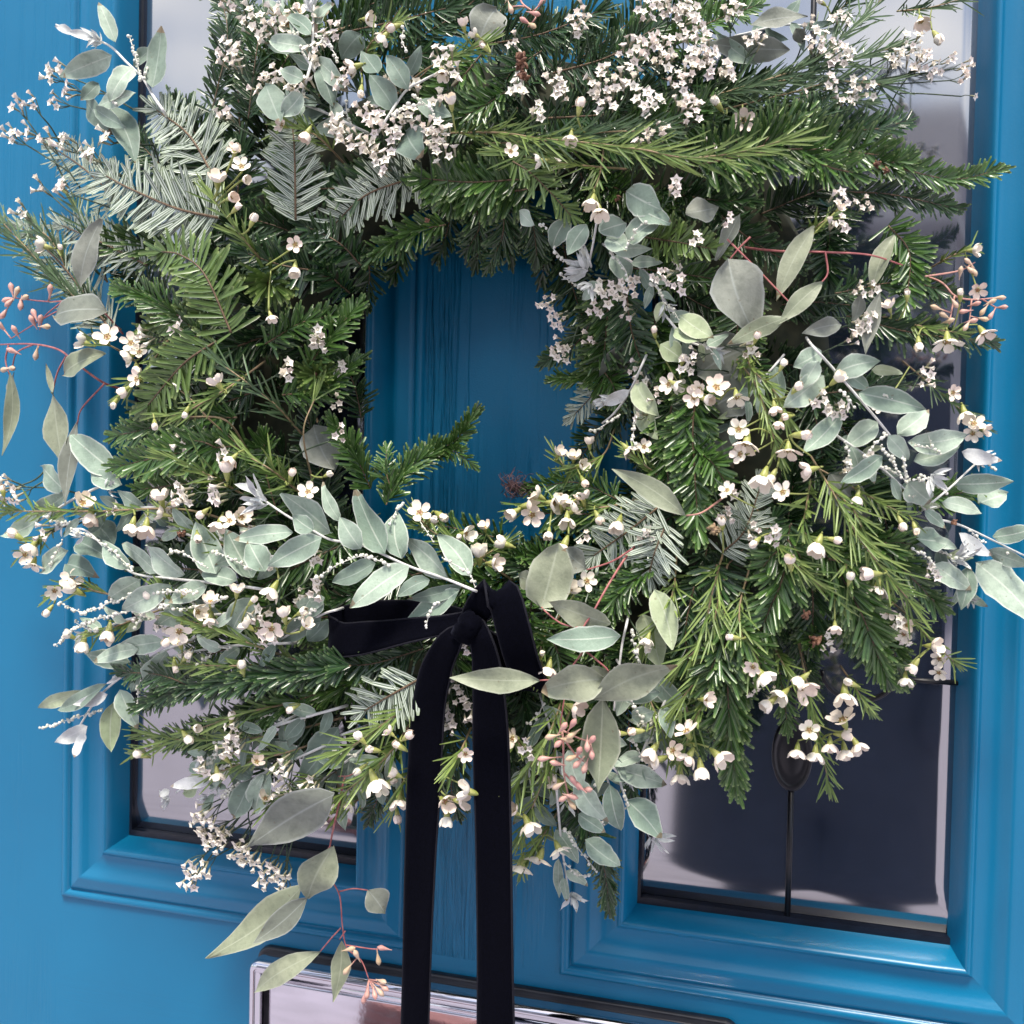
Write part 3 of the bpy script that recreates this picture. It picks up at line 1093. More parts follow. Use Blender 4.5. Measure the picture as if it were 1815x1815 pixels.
def statice(x, y, n, extra=.018, base=None, sz=20, ln=None):
    """a head of n papery florets on a thin dark stalk"""
    n = n if n < 5 else max(4, round(n * .66)) if n < 14 else round(n * .5)
    k = mpp(x, y)
    c = P(x, y, max(.04, Dp(x, y) + extra))
    ux = (P(x + 1, y, .1) - P(x, y, .1)).normalized()
    uy = (P(x, y + 1, .1) - P(x, y, .1)).normalized()
    a = inward(x, y) + U(-.5, .5)
    rad = (7.2 if n < 8 else 8.4) * math.sqrt(n)
    ln = ln or U(80, 150)
    if base is None:
        base = (x + ln * math.cos(a), y + ln * math.sin(a))
    else:
        a = math.atan2(base[1] - y, base[0] - x)
    nd = c + (ux * math.cos(a) + uy * math.sin(a)) * ((rad + 12) * k) - outward(c) * (8 * k)
    q = P(base[0], base[1], max(.03, Dp(*base) + extra - .035))
    st = MB()
    pp = spline([q, q.lerp(nd, .5) + V((U(-1, 1), U(-1, 1), U(-1, 1))) * (10 * k), nd], 9 * k)
    tube(st, pp, 1.7 * k, 1.25 * k, 5, R())
    pos = []
    for i in range(n):
        rr = rad * math.sqrt((i + .5) / n)
        f = i * 2.4 + U(-.4, .4)
        h = math.sqrt(max(0, 1 - (rr / (rad + 4)) ** 2)) * rad * .7
        pos.append((c + (ux * math.cos(f) * rr + uy * math.sin(f) * rr) * k + outward(c) * (h * k)))
    g = MB()
    s = None
    items = []
    for i, pt in enumerate(pos):
        e = (pt - nd).normalized()
        fdir = (e * .9 + outward(c) * U(.2, 1.1) + V((U(-1, 1), U(-1, 1), U(-1, 1))) * .45).normalized()
        rot = fdir.to_track_quat('Z', 'Y') @ Quaternion((0, 0, 1), U(0, 6.28))
        sc_ = sz * k * .5 * U(.8, 1.2)
        items.append((pt, rot, sc_, random.randrange(4) if n < 7 else random.choice((0, 0, 0, 1, 1, 2))))
        bb = pt - fdir * (1.25 * sc_)
        tube(st, [nd, nd.lerp(bb, .5) + V((U(-1, 1), U(-1, 1), U(-1, 1))) * (1.5 * k), bb], .9 * k, .8 * k, 4, R(), cap=False)
    s = obj('statice_sprig', st, M['lim_stem'], wreath, org=q)
    own = max(1, round(n * .30))
    for (pt, rot, sc_, vi) in items[:own]:
        place('floret', FLO[vi], s, pt, rot, sc_)
    for (pt, rot, sc_, vi) in items[own:]:
        f = FLO_MB[vi]
        o = len(g.v)
        g.v += [pt + (rot @ v) * sc_ for v in f.v]
        g.uv += f.uv
        g.rn += [R()] * len(f.v)
        g.f += [tuple(i + o for i in q_) for q_ in f.f]
        g.mi += f.mi
    if g.v:
        obj('florets', g, [M['floret'], M['calyx']], s, org=c, kind='stuff')

BUDM = {}
def seed_bud(x, y, dx, dy, sz, parent, off, tan=.4):
    """a pear-shaped eucalyptus bud growing in picture direction dx, dy"""
    if not BUDM:
        for nm in ('bud_pink', 'bud_tan'):
            mb = MB()
            lathe(mb, [(.06, -1.5), (.10, -1.0), (.28, -.4), (.44, .15), (.45, .4), (.38, .62), (.20, .85), (.03, 1.02)], 8, 0)
            BUDM[nm] = mb.mesh('seed_bud', M[nm])
    k = mpp(x, y)
    d = Dp(x, y) + off
    c = P(x, y, max(.035, d))
    f = ((P(x + 1, y, .1) - P(x, y, .1)).normalized() * dx + (P(x, y + 1, .1) - P(x, y, .1)).normalized() * dy + outward(c) * U(-.2, .6) * math.hypot(dx, dy)).normalized()
    place('seed_bud', BUDM['bud_tan' if R() < tan else 'bud_pink'], parent, c, f.to_track_quat('Z', 'Y'), sz * k * .62)

def euc(stems, leaves, buds=(), off=.024, mat='red_stem', tan=.3, rad=2.4, bsz=17):
    """stems: list of pixel polylines, the first is the main twig"""
    k = mpp(*stems[0][0][:2])
    st = MB()
    for i, s_ in enumerate(stems):
        tube(st, spline(wpath(s_, off, 0, .035 if i == 0 else 0), 6 * k), rad * k * (1 if i == 0 else .75), rad * k * .55, 6, R())
    p0 = wpath(stems[0], off)[0]
    s = obj('eucalyptus_sprig', st, M[mat], wreath, org=p0)
    for l in leaves:
        lf(l, s, off + U(-.003, .006), 'e')
    allp = [q for s_ in stems for q in s_]
    segs = [(a, b) for s_ in stems for a, b in zip(s_[:-1], s_[1:])]
    tb = MB()
    for (x, y) in buds:
        best = min(((math.hypot(a[0] + (b[0] - a[0]) * t - x, a[1] + (b[1] - a[1]) * t - y), a[0] + (b[0] - a[0]) * t, a[1] + (b[1] - a[1]) * t)
                    for a, b in segs for t in (0, .25, .5, .75, 1)))
        e, qx, qy = best
        dx, dy = (x - qx, y - qy) if e > 4 else (U(-1, 1), U(-1, 1))
        h = math.hypot(dx, dy) or 1
        seed_bud(x, y, dx / h, dy / h, bsz, s, off + .004, tan)
        if e > 10:
            tube(tb, [P(qx, qy, max(.03, Dp(qx, qy) + off)), P(x - dx / h * 9, y - dy / h * 9, max(.03, Dp(x, y) + off + .003))], 1.3 * k, 1.1 * k, 5)
    if tb.v:
        obj('bud_stalks', tb, M['pink_stem'], s)
    return s
# ------------------------------------------------------------------ wreath: what stands where
def crop(x0, y0, pts):
    return [(x0 + x / 2.975, y0 + y / 2.975) for x, y in pts]

# the bound ring under the foliage
mb = MB()
rc = P(865, 705, .045)
rr, tr = 470 * mpp(865, 705, .05), .030
vs, uv, k, n = [], [], 14, 72
for i in range(n):
    a = 2 * math.pi * i / n
    e = V((math.cos(a), 0, math.sin(a)))
    for j in range(k):
        b = 2 * math.pi * j / k
        q = tr * (1 + .22 * noise.noise(V((math.cos(a) * 4, math.sin(a) * 4, b))))
        vs.append(rc + e * (rr + q * 1.25 * math.cos(b)) + V((0, -1, 0)) * (q * .75 * math.sin(b)))
        uv.append((i / n, j / k))
mb.add(vs, [(i * k + j, i * k + (j + 1) % k, ((i + 1) % n) * k + (j + 1) % k, ((i + 1) % n) * k + j) for i in range(n) for j in range(k)], uv)
obj('moss_ring', mb, M['moss'], wreath, org=rc)

# --- fir: (points, needle length, tone, extra depth, options)
FIR = [
    ([(378, 312), (335, 240), (278, 195)], 66, 'silver', .000, dict(mode='two', ang=66)),
    ([(386, 386), (312, 369), (232, 335), (188, 312)], 70, 'silver', .004, dict(mode='two', ang=62)),
    ([(524, 390), (522, 270), (518, 222)], 62, 'silver', .000, dict(mode='two', ang=58)),
    ([(410, 590), (363, 487), (320, 452), (285, 446)], 58, 'olive', .014, dict(mode='two', ang=66)),
    ([(375, 200), (403, 67), (388, -20)], 40, 'dark', .000, dict(ang=48)),
    ([(440, 210), (455, 90), (470, 20)], 40, 'dark', -.004, dict()),
    ([(356, 592), (285, 538), (212, 513)], 42, 'green', .012, dict(mode='brush', ang=50)),
    ([(400, 560), (330, 560), (255, 585)], 44, 'olive', .004, dict(mode='brush', ang=50)),
    ([(545, 650), (592, 590), (632, 545)], 44, 'green', .006, dict(mode='brush', ang=48)),
    ([(500, 700), (570, 690), (632, 640)], 42, 'green', .000, dict(mode='brush', ang=52)),
    ([(470, 610), (540, 570), (610, 560)], 42, 'green', .004, dict(mode='brush', ang=52)),
    ([(383, 605), (325, 645), (262, 718)], 56, 'olive', .014, dict(mode='two', ang=52)),
    ([(420, 790), (345, 798), (275, 812), (212, 826)], 50, 'green', .008, dict(ang=50)),
    ([(420, 740), (340, 742), (240, 765), (205, 772)], 46, 'green', .000, dict(ang=50)),
    ([(657, 866), (622, 790), (592, 752)], 44, 'green', .002, dict(mode='brush', ang=52)),
    ([(684, 895), (711, 842), (761, 805), (808, 780), (838, 735)], 40, 'green', .010, dict(mode='brush', ang=48, step=3.6)),
    ([(770, 800), (805, 800), (836, 822)], 30, 'green', .010, dict(ang=45)),
    ([(742, 312), (650, 345), (590, 400)], 58, 'silver', -.002, dict(mode='two', ang=60)),
    ([(700, 300), (640, 330), (560, 335)], 60, 'dark', -.006, dict(mode='two', ang=60)),
    ([(640, 470), (600, 430), (540, 400)], 50, 'dark', -.004, dict(ang=60)),
    ([(920, 318), (835, 323), (745, 316)], 56, 'green', .004, dict(ang=62)),
    ([(940, 335), (860, 345), (780, 350)], 54, 'green', .000, dict(ang=66, bend=-.2)),
    ([(790, 398), (720, 415), (655, 458)], 42, 'green', -.004, dict(mode='brush', ang=50)),
    ([(895, 360), (890, 420), (868, 470)], 44, 'dark', -.010, dict(ang=50)),
    ([(930, 360), (945, 400), (952, 455)], 44, 'dark', -.014, dict(ang=50)),
    ([(840, 360), (850, 400), (830, 440)], 44, 'dark', -.016, dict(ang=50)),
    ([(900, 160), (845, 195), (795, 215)], 42, 'green', .006, dict(mode='brush', ang=58)),
    ([(960, 90), (905, 130), (880, 190)], 44, 'dark', .002, dict(mode='brush')),
    ([(1240, 292), (1320, 276), (1400, 265), (1480, 267), (1570, 276)], 72, 'green', .012, dict(ang=70, bend=.16, wf=.085)),
    ([(1250, 262), (1380, 238), (1500, 232), (1560, 228)], 66, 'dark', .004, dict(ang=55, wf=.085)),
    ([(1545, 286), (1600, 300), (1690, 318), (1768, 302)], 46, 'green', .010, dict(ang=44)),
    ([(1440, 250), (1530, 235), (1605, 215)], 52, 'dark', -.006, dict(ang=50, wf=.08)),
    ([(1500, 340), (1580, 345), (1690, 368)], 46, 'dark', -.004, dict(ang=45)),
    ([(1575, 400), (1612, 450), (1606, 540)], 52, 'green', .000, dict(ang=55)),
    ([(1500, 560), (1620, 590), (1755, 606)], 46, 'dark', -.004, dict(ang=50)),
    ([(1480, 520), (1600, 500), (1690, 520)], 48, 'dark', -.012, dict(ang=50)),
    ([(1140, 420), (1205, 430), (1268, 442)], 46, 'olive', .006, dict(ang=60)),
    ([(1082, 500), (1074, 590), (1066, 690)], 60, 'green', .000, dict(ang=55)),
    ([(1110, 520), (1120, 590), (1140, 650)], 56, 'dark', -.004, dict(ang=55)),
    ([(1055, 560), (1020, 610), (972, 638)], 42, 'dark', -.014, dict(ang=50)),
    ([(1075, 640), (1040, 668), (985, 672)], 36, 'green', -.008, dict(mode='brush', ang=50)),
    ([(1080, 660), (1050, 700), (1018, 735)], 44, 'silver', -.006, dict(mode='two', ang=45)),
    ([(1236, 680), (1228, 760), (1232, 850), (1238, 935)], 60, 'green', .008, dict(ang=48)),
    ([(1190, 720), (1180, 790), (1185, 860)], 56, 'green', .000, dict(ang=50)),
    ([(1280, 980), (1320, 940), (1348, 862)], 52, 'silver', .000, dict(mode='two', ang=58)),
    ([(1400, 930), (1388, 1020), (1362, 1085), (1336, 1150)], 58, 'green', .010, dict(ang=46, step=3.8)),
    ([(1440, 955), (1490, 1020), (1530, 1095), (1568, 1195)], 70, 'green', .012, dict(ang=42, step=4, wf=.1)),
    ([(1425, 985), (1440, 1050), (1440, 1130)], 60, 'dark', .000, dict(ang=50)),
    ([(1500, 940), (1580, 990), (1665, 1075)], 58, 'green', .002, dict(ang=45)),
    ([(1284, 1080), (1288, 1180), (1294, 1290), (1305, 1392)], 62, 'green', .012, dict(ang=36, step=3.6, wf=.12)),
    ([(1270, 1000), (1275, 1080), (1282, 1150)], 60, 'dark', .002, dict(ang=45)),
    ([(1375, 1160), (1388, 1225), (1396, 1290)], 40, 'green', .004, dict(ang=42)),
    ([(1230, 1040), (1215, 1120), (1225, 1210)], 54, 'dark', -.004, dict(ang=48)),
    ([(1590, 868), (1650, 880), (1735, 868)], 50, 'green', .000, dict(ang=42)),
    ([(1500, 850), (1560, 900), (1580, 980)], 54, 'dark', -.004, dict()),
    ([(1560, 1080), (1580, 1140), (1600, 1210)], 50, 'green', .000, dict(ang=42)),
    ([(1165, 900), (1118, 938), (1052, 985)], 60, 'silver', .012, dict(mode='two', ang=66)),
    ([(1180, 930), (1160, 980), (1150, 1020)], 58, 'silver', .008, dict(mode='two', ang=60)),
    ([(945, 1050), (938, 1110), (952, 1180)], 46, 'green', .008, dict(mode='brush', ang=66)),
    ([(1160, 1000), (1095, 1055), (1060, 1120)], 42, 'green', .006, dict(mode='brush', ang=52)),
    ([(890, 955), (800, 935), (745, 925)], 38, 'green', -.012, dict(ang=60)),
    ([(1095, 885), (1020, 855), (935, 868)], 42, 'green', -.006, dict(ang=54)),
    ([(622, 1180), (520, 1192), (420, 1205), (310, 1228), (236, 1256)], 46, 'dark', .014, dict(mode='brush', ang=40, step=3.6)),
    ([(739, 1206), (691, 1233), (646, 1260)], 60, 'silver', .012, dict(mode='two', ang=56)),
    ([(750, 1150), (650, 1178), (560, 1172)], 44, 'dark', .002, dict(ang=50)),
    ([(700, 1360), (672, 1410), (655, 1450)], 42, 'dark', -.008, dict(ang=45)),
    ([(1030, 1440), (1068, 1530), (1080, 1608)], 46, 'dark', -.006, dict(ang=35)),
    ([(960, 1100), (990, 1160), (1000, 1230)], 46, 'green', .000, dict(ang=50)),
    ([(200, 590), (110, 470), (40, 405)], 70, 'silver', -.022, dict(mode='two', ang=40, wf=.06)),
    ([(215, 360), (150, 300), (95, 262)], 60, 'silver', -.022, dict(mode='two', ang=48, wf=.07)),
    ([(260, 470), (180, 430), (110, 400)], 58, 'silver', -.014, dict(mode='two', ang=48, wf=.07)),
    ([(560, 640), (520, 590), (470, 540)], 44, 'dark', -.010, dict(mode='brush')),
    ([(640, 740), (630, 690), (610, 640)], 42, 'dark', -.020, dict()),
    ([(600, 60), (690, 40), (790, 15)], 60, 'dark', -.006, dict(wf=.07)),
    ([(860, 80), (960, 60), (1060, 20)], 58, 'dark', -.008, dict(wf=.07)),
    ([(980, 130), (1080, 100), (1160, 50)], 58, 'dark', -.008, dict(wf=.07)),
    ([(1060, 240), (1160, 222), (1250, 215)], 60, 'green', .002, dict(wf=.075)),
    ([(960, 210), (1050, 205), (1150, 195)], 58, 'dark', .000, dict(wf=.075)),
    ([(560, 1230), (480, 1260), (420, 1300)], 44, 'green', -.006, dict(mode='brush')),
    ([(820, 1330), (800, 1390), (810, 1440)], 42, 'dark', -.012, dict()),
    ([(560, 480), (500, 470), (440, 450)], 52, 'dark', .000, dict()),
    ([(620, 520), (580, 480), (560, 420)], 46, 'dark', -.004, dict(mode='brush')),
    ([(985, 1045), (925, 1000), (880, 975)], 42, 'dark', -.012, dict(mode='brush')),
    ([(1000, 1010), (950, 985), (905, 990)], 40, 'green', -.006, dict(mode='brush')),
    ([(905, 1150), (930, 1240), (940, 1340)], 46, 'dark', -.020, dict(mode='brush')),
    ([(860, 1200), (900, 1290), (905, 1380)], 46, 'dark', -.026, dict(mode='brush')),
    ([(820, 1200), (800, 1290), (770, 1370)], 46, 'dark', -.020, dict(mode='brush')),
    ([(800, 340), (795, 400), (778, 452)], 46, 'dark', -.046, dict(ang=50)),
    ([(860, 340), (855, 400), (845, 462)], 46, 'dark', -.050, dict(ang=50)),
    ([(915, 345), (915, 400), (905, 452)], 46, 'dark', -.046, dict(ang=50)),
    ([(720, 390), (715, 430), (700, 482)], 46, 'dark', -.046, dict(ang=50)),
    ([(955, 380), (965, 430), (962, 490)], 46, 'dark', -.046, dict(ang=50)),
    ([(640, 440), (655, 480), (650, 530)], 46, 'dark', -.046, dict(ang=50)),
    ([(1000, 1190), (1030, 1310), (1055, 1420)], 50, 'green', -0.03, dict(ang=50)),
    ([(1105, 1170), (1115, 1290), (1120, 1400)], 50, 'dark', -0.03, dict(ang=50)),
    ([(960, 1240), (955, 1340), (945, 1430)], 50, 'dark', -0.034, dict(ang=50)),
    ([(705, 1270), (670, 1340), (640, 1400)], 50, 'green', -0.022, dict(ang=50)),
    ([(570, 1240), (520, 1310), (470, 1370)], 50, 'dark', -0.02, dict(ang=50)),
    ([(500, 1230), (420, 1290), (350, 1325)], 50, 'dark', -0.022, dict(ang=50)),
    ([(1050, 1100), (1100, 1180), (1150, 1260)], 50, 'green', -0.026, dict(ang=50)),
    ([(1180, 1200), (1200, 1280), (1210, 1350)], 50, 'dark', -0.03, dict(ang=50)),
    ([(620, 1330), (580, 1390), (550, 1440)], 50, 'dark', -0.024, dict(ang=50)),
    ([(590, 70), (650, 20), (700, -30)], 50, 'green', -0.026, dict(ang=50)),
    ([(710, 90), (770, 50), (830, 15)], 50, 'dark', -0.028, dict(ang=50)),
    ([(840, 80), (880, 30), (910, -20)], 50, 'dark', -0.03, dict(ang=50)),
    ([(490, 110), (530, 40), (560, -20)], 50, 'green', -0.026, dict(ang=50)),
    ([(680, 60), (720, 0), (760, -40)], 50, 'dark', -0.03, dict(ang=50)),
    ([(780, 60), (830, 10), (880, -30)], 50, 'dark', -0.03, dict(ang=50)),
    ([(900, 1200), (925, 1300), (930, 1400)], 50, 'green', -0.034, dict(ang=50)),
    ([(1030, 1250), (1010, 1360), (1000, 1460)], 50, 'dark', -0.036, dict(ang=50)),
    ([(440, 1270), (380, 1300), (300, 1310)], 50, 'dark', -0.024, dict(ang=50)),
    ([(909, 286), (940, 306), (980, 346), (1012, 382)], 40, 'olive', .018, dict(mode='two', ang=48)),
]
for pts, L, tone, off, kw in FIR:
    fir(pts, L, tone, off, **kw)
    ln = sum(math.hypot(a[0] - b[0], a[1] - b[1]) for a, b in zip(pts[:-1], pts[1:]))
    if ln > 190 and kw.get('mode') != 'two' and off > -.004:
        # side shoots
        for s in (-1, 1):
            if R() < .62:
                i = random.randrange(len(pts) - 1)
                t_ = U(.2, .8)
                x, y = pts[i][0] + (pts[i + 1][0] - pts[i][0]) * t_, pts[i][1] + (pts[i + 1][1] - pts[i][1]) * t_
                a = math.atan2(pts[i + 1][1] - pts[i][1], pts[i + 1][0] - pts[i][0]) + s * U(.5, .85)
                q = ln * U(.22, .34)
                kk = {k_: v_ for k_, v_ in kw.items() if k_ in ('wf', 'bend')}
                fir([(x, y), (x + q * .5 * math.cos(a), y + q * .5 * math.sin(a)), (x + q * math.cos(a - s * .15), y + q * math.sin(a - s * .15))], L * .8, tone, off + .003, mode='flat', ang=50, **kk)
rosette(477, 500, 62, 'olive', .010, 40)
rosette(560, 664, 52, 'olive', .010, 40)
rosette(1445, 1135, 46, 'green', .012, 30)

# --- filler fir, set deeper, running the way the nearest twig on the face runs
OUT = [(345, -60), (330, 130), (250, 170), (165, 230), (140, 330), (110, 430), (215, 560), (215, 690), (200, 790), (150, 900), (140, 1000), (150, 1090), (230, 1180), (300, 1270), (440, 1320),
       (560, 1385), (700, 1415), (900, 1420), (950, 1480), (1070, 1540), (1105, 1430), (1200, 1340), (1320, 1380), (1390, 1280), (1520, 1240), (1620, 1150), (1690, 1040),
       (1720, 900), (1690, 760), (1640, 620), (1660, 520), (1560, 420), (1560, 250), (1490, 100), (1420, -60)]
HOLE = [(668, 480), (760, 455), (800, 400), (930, 420), (985, 470), (975, 560), (985, 640), (1030, 740), (985, 800), (905, 860), (885, 930), (720, 912), (712, 830), (650, 740), (645, 640), (628, 560)]
def inside(x, y, poly):
    c = False
    j = len(poly) - 1
    for i in range(len(poly)):
        xi, yi = poly[i]
        xj, yj = poly[j]
        if (yi > y) != (yj > y) and x < (xj - xi) * (y - yi) / (yj - yi) + xi:
            c = not c
        j = i
    return c
def clear(x, y, m):
    for a in range(8):
        qx, qy = x + m * math.cos(a * .785), y + m * math.sin(a * .785)
        if inside(qx, qy, HOLE) or not inside(qx, qy, OUT):
            return False
    return True
heroes = [(p[0][0], p[0][1], p[0], p[-1]) for p in FIR] + [((p[0][0] + p[-1][0]) / 2, (p[0][1] + p[-1][1]) / 2, p[0], p[-1]) for (p, *_r2) in [(f[0],) for f in FIR]]
def flow(x, y):
    best = min(((hx - x) ** 2 + (hy - y) ** 2, a, b) for hx, hy, a, b in [(((f[0][0][0] + f[0][-1][0]) / 2), ((f[0][0][1] + f[0][-1][1]) / 2), f[0][0], f[0][-1]) for f in FIR])
    return math.atan2(best[2][1] - best[1][1], best[2][0] - best[1][0])
made, tries = [], 0
for layer, (cnt, off, space) in enumerate(((80, -.048, 62), (80, -.024, 66))):
    made = []
    tries = 0
    while len(made) < cnt and tries < 6000:
        tries += 1
        x, y = U(120, 1720), U(-40, 1560)
        if not clear(x, y, 26):
            continue
        if any((x - a) ** 2 + (y - b) ** 2 < space * space for a, b in made):
            continue
        a = flow(x, y) + U(-.45, .45)
        ln = U(130, 190)
        p0 = (x - math.cos(a) * ln * .55, y - math.sin(a) * ln * .55)
        p1 = (x + math.cos(a) * ln * .45, y + math.sin(a) * ln * .45)
        if not clear(p1[0], p1[1], 34) or inside(p0[0], p0[1], HOLE):
            continue
        if not clear(p0[0], p0[1], 20):
            continue
        made.append((x, y))
        fir([p0, (x + U(-8, 8), y + U(-8, 8)), p1], U(44, 62), random.choice(('dark', 'dark', 'green')) if layer else 'dark', off, mode=random.choice(('flat', 'brush')), step=4.6, wf=.1)

# --- silver acacia
acacia([(842, 1047, .012), (785, 1024), (728, 1000), (644, 970), (585, 956), (548, 939), (504, 916), (464, 886)],
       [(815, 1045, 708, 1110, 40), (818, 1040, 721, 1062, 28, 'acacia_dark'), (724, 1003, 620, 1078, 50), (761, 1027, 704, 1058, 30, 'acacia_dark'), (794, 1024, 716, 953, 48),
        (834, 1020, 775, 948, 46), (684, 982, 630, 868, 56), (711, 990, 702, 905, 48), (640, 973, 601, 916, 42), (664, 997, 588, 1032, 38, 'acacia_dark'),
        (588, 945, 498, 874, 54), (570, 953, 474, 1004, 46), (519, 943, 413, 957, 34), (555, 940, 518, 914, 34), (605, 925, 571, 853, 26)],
       (470, 890, 44, 205, 12), [[(775, 1066), (762, 1085), (755, 1110)], [(785, 990), (830, 1015), (842, 1040)], [(690, 930), (705, 900), (712, 893)], [(640, 985), (600, 1000), (556, 1028)],
                                 [(745, 925), (765, 955), (768, 962)], [(690, 1000), (660, 990), (640, 985)]], off=.026)
acacia([(470, 1045), (430, 1040), (363, 1034), (303, 1027), (235, 1017), (188, 973), (150, 945), (125, 937)],
       [(232, 1007, 178, 956, 34), (279, 1015, 213, 962, 32), (326, 1020, 258, 965, 42), (383, 1017, 346, 925, 52), (447, 1024, 400, 938, 46), (470, 1013, 438, 958, 40),
        (249, 1027, 190, 1062, 34), (303, 1037, 213, 1082, 42), (366, 1037, 298, 1068, 36), (343, 1081, 280, 1108, 36), (450, 1060, 408, 1130, 46), (420, 1030, 352, 1012, 34)],
       (150, 950, 24, 200, 5), [[(235, 1010), (185, 965), (125, 937)], [(365, 1005), (310, 975), (290, 1000)], [(445, 1010), (410, 990), (378, 976)], [(200, 1065), (150, 1085), (105, 1068)],
                                [(290, 1070), (200, 1090), (140, 1110), (97, 1145)], [(300, 1075), (258, 1085), (240, 1112)], [(400, 1060), (360, 1075), (300, 1080)], [(350, 1050), (250, 1050), (200, 1070)]], off=.020)
acacia([(345, 1132), (292, 1155), (229, 1192), (181, 1235), (141, 1290)],
       [(292, 1136, 203, 1149, 36), (245, 1150, 165, 1174, 30), (229, 1174, 151, 1160, 36, 'acacia'), (188, 1212, 98, 1260, 30, 'acacia_dark'), (150, 1224, 64, 1256, 26, 'acacia_lime'), (200, 1245, 197, 1333, 36, 'acacia_lime'),
        (212, 1222, 243, 1292, 38), (155, 1288, 97, 1316, 30, 'acacia_white'), (151, 1302, 131, 1343, 24, 'acacia_white'), (296, 1155, 258, 1214, 42), (333, 1150, 308, 1207, 34), (190, 1230, 130, 1248, 24, 'acacia_white')],
       None, [[(181, 1258), (115, 1278), (73, 1292)], [(250, 1200), (245, 1230), (244, 1250)]], off=.012)
acacia([(292, 200), (276, 171), (249, 141), (229, 111), (192, 77), (151, 64), (97, 48)],
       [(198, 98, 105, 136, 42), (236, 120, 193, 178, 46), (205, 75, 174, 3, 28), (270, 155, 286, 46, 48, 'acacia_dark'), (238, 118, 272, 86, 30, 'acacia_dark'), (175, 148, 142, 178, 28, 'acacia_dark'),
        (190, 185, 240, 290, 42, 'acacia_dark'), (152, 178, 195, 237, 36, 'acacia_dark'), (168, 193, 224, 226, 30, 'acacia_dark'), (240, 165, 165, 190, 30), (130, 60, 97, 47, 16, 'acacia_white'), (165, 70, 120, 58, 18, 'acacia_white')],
       (180, 72, 34, 195, 8), [[(250, 140), (240, 100), (230, 66)], [(256, 140), (262, 118)], [(215, 150), (200, 170), (205, 185)]], off=.014)
acacia([(541, 150), (555, 100), (551, 67), (558, 0), (560, -20)],
       [(548, 84, 474, 70, 34), (560, 105, 616, 162, 34), (538, 141, 496, 124, 30), (470, 150, 497, 216, 50, 'acacia_dark'), (535, 165, 498, 206, 36), (556, 40, 590, 5, 30), (552, 60, 505, 25, 28), (565, 120, 590, 190, 34, 'acacia_dark')],
       (552, 20, 34, 260, 8), [[(560, 60), (590, 90), (600, 110)]], off=.022)
acacia([(670, 235), (718, 168), (745, 141), (781, 124)],
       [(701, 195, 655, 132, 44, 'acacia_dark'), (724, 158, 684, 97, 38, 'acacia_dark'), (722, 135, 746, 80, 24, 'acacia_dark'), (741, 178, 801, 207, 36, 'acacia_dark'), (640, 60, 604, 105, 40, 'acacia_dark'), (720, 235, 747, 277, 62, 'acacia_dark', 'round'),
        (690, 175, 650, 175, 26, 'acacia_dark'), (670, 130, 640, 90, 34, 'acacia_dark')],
       None, [[(735, 170), (760, 190), (772, 210)], [(720, 90), (712, 70), (716, 50)], [(700, 205), (715, 190), (742, 185)]], off=.020)
acacia([(1060, 380), (1050, 430), (1040, 475)],
       [(1008, 384, 978, 442, 38), (1110, 395, 1063, 410, 40), (1112, 428, 1172, 386, 50), (1040, 398, 1006, 452, 38), (1083, 455, 1118, 497, 44), (1110, 340, 1172, 372, 60, 'acacia'), (1130, 370, 1190, 397, 40), (920, 374, 946, 400, 26),
        (1060, 500, 1033, 532, 30), (1075, 420, 1110, 445, 40), (1070, 385, 1095, 415, 40)],
       (1042, 478, 46, 200, 16), [[(980, 440), (1000, 462), (1010, 470)], [(1110, 440), (1130, 405), (1147, 392)], [(1085, 450), (1108, 478), (1114, 506)], [(995, 488), (1020, 505), (1045, 512)], [(955, 400), (968, 402)]], off=.018)
leaf_tuft(1050, 505, 34, 110, 9, .026, wreath)
acacia([(1141, 640), (1118, 687), (1092, 730), (1070, 752)],
       [(1128, 680, 1168, 736, 44, 'acacia_lime'), (1124, 711, 1165, 779, 42, 'acacia_lime'), (1115, 692, 1066, 718, 24, 'acacia_white'), (1170, 610, 1215, 642, 40, 'acacia_lime'), (1195, 585, 1240, 605, 34, 'acacia_lime'), (1205, 560, 1265, 600, 44, 'acacia_lime')],
       (1085, 705, 36, 140, 8), [[(1100, 735), (1060, 760), (1045, 764)], [(1125, 750), (1122, 780), (1130, 790)]], off=.018)
acacia([(1440, 613), (1471, 654), (1518, 701), (1575, 765), (1602, 802), (1610, 850)],
       [(1456, 622, 1406, 650, 42), (1458, 665, 1388, 722, 50), (1478, 662, 1560, 640, 44), (1545, 655, 1600, 662, 20, 'acacia_lime'), (1522, 697, 1642, 726, 50), (1490, 735, 1423, 803, 44), (1555, 748, 1500, 792, 46),
        (1590, 770, 1647, 725, 46), (1610, 785, 1715, 770, 50), (1620, 818, 1702, 790, 40), (1573, 772, 1611, 816, 36), (1563, 808, 1490, 856, 36), (1610, 856, 1650, 890, 50, 'acacia', 'round'), (1640, 905, 1676, 936, 24),
        (1450, 640, 1420, 690, 36), (1500, 660, 1540, 690, 30)],
       None, [[(1570, 770), (1548, 790), (1535, 806)], [(1560, 790), (1575, 805), (1583, 815)], [(1600, 810), (1605, 835), (1612, 850)], [(1580, 815), (1595, 840), (1606, 855)], [(1620, 790), (1650, 795), (1667, 802)],
              [(1645, 770), (1650, 788)], [(1490, 690), (1505, 710), (1512, 720)], [(1620, 850), (1650, 850), (1670, 865)], [(1630, 840), (1660, 858), (1680, 874)], [(1570, 700), (1600, 715), (1614, 726)]], off=.020)
leaf_tuft(1650, 842, 38, 40, 9, .030, wreath)
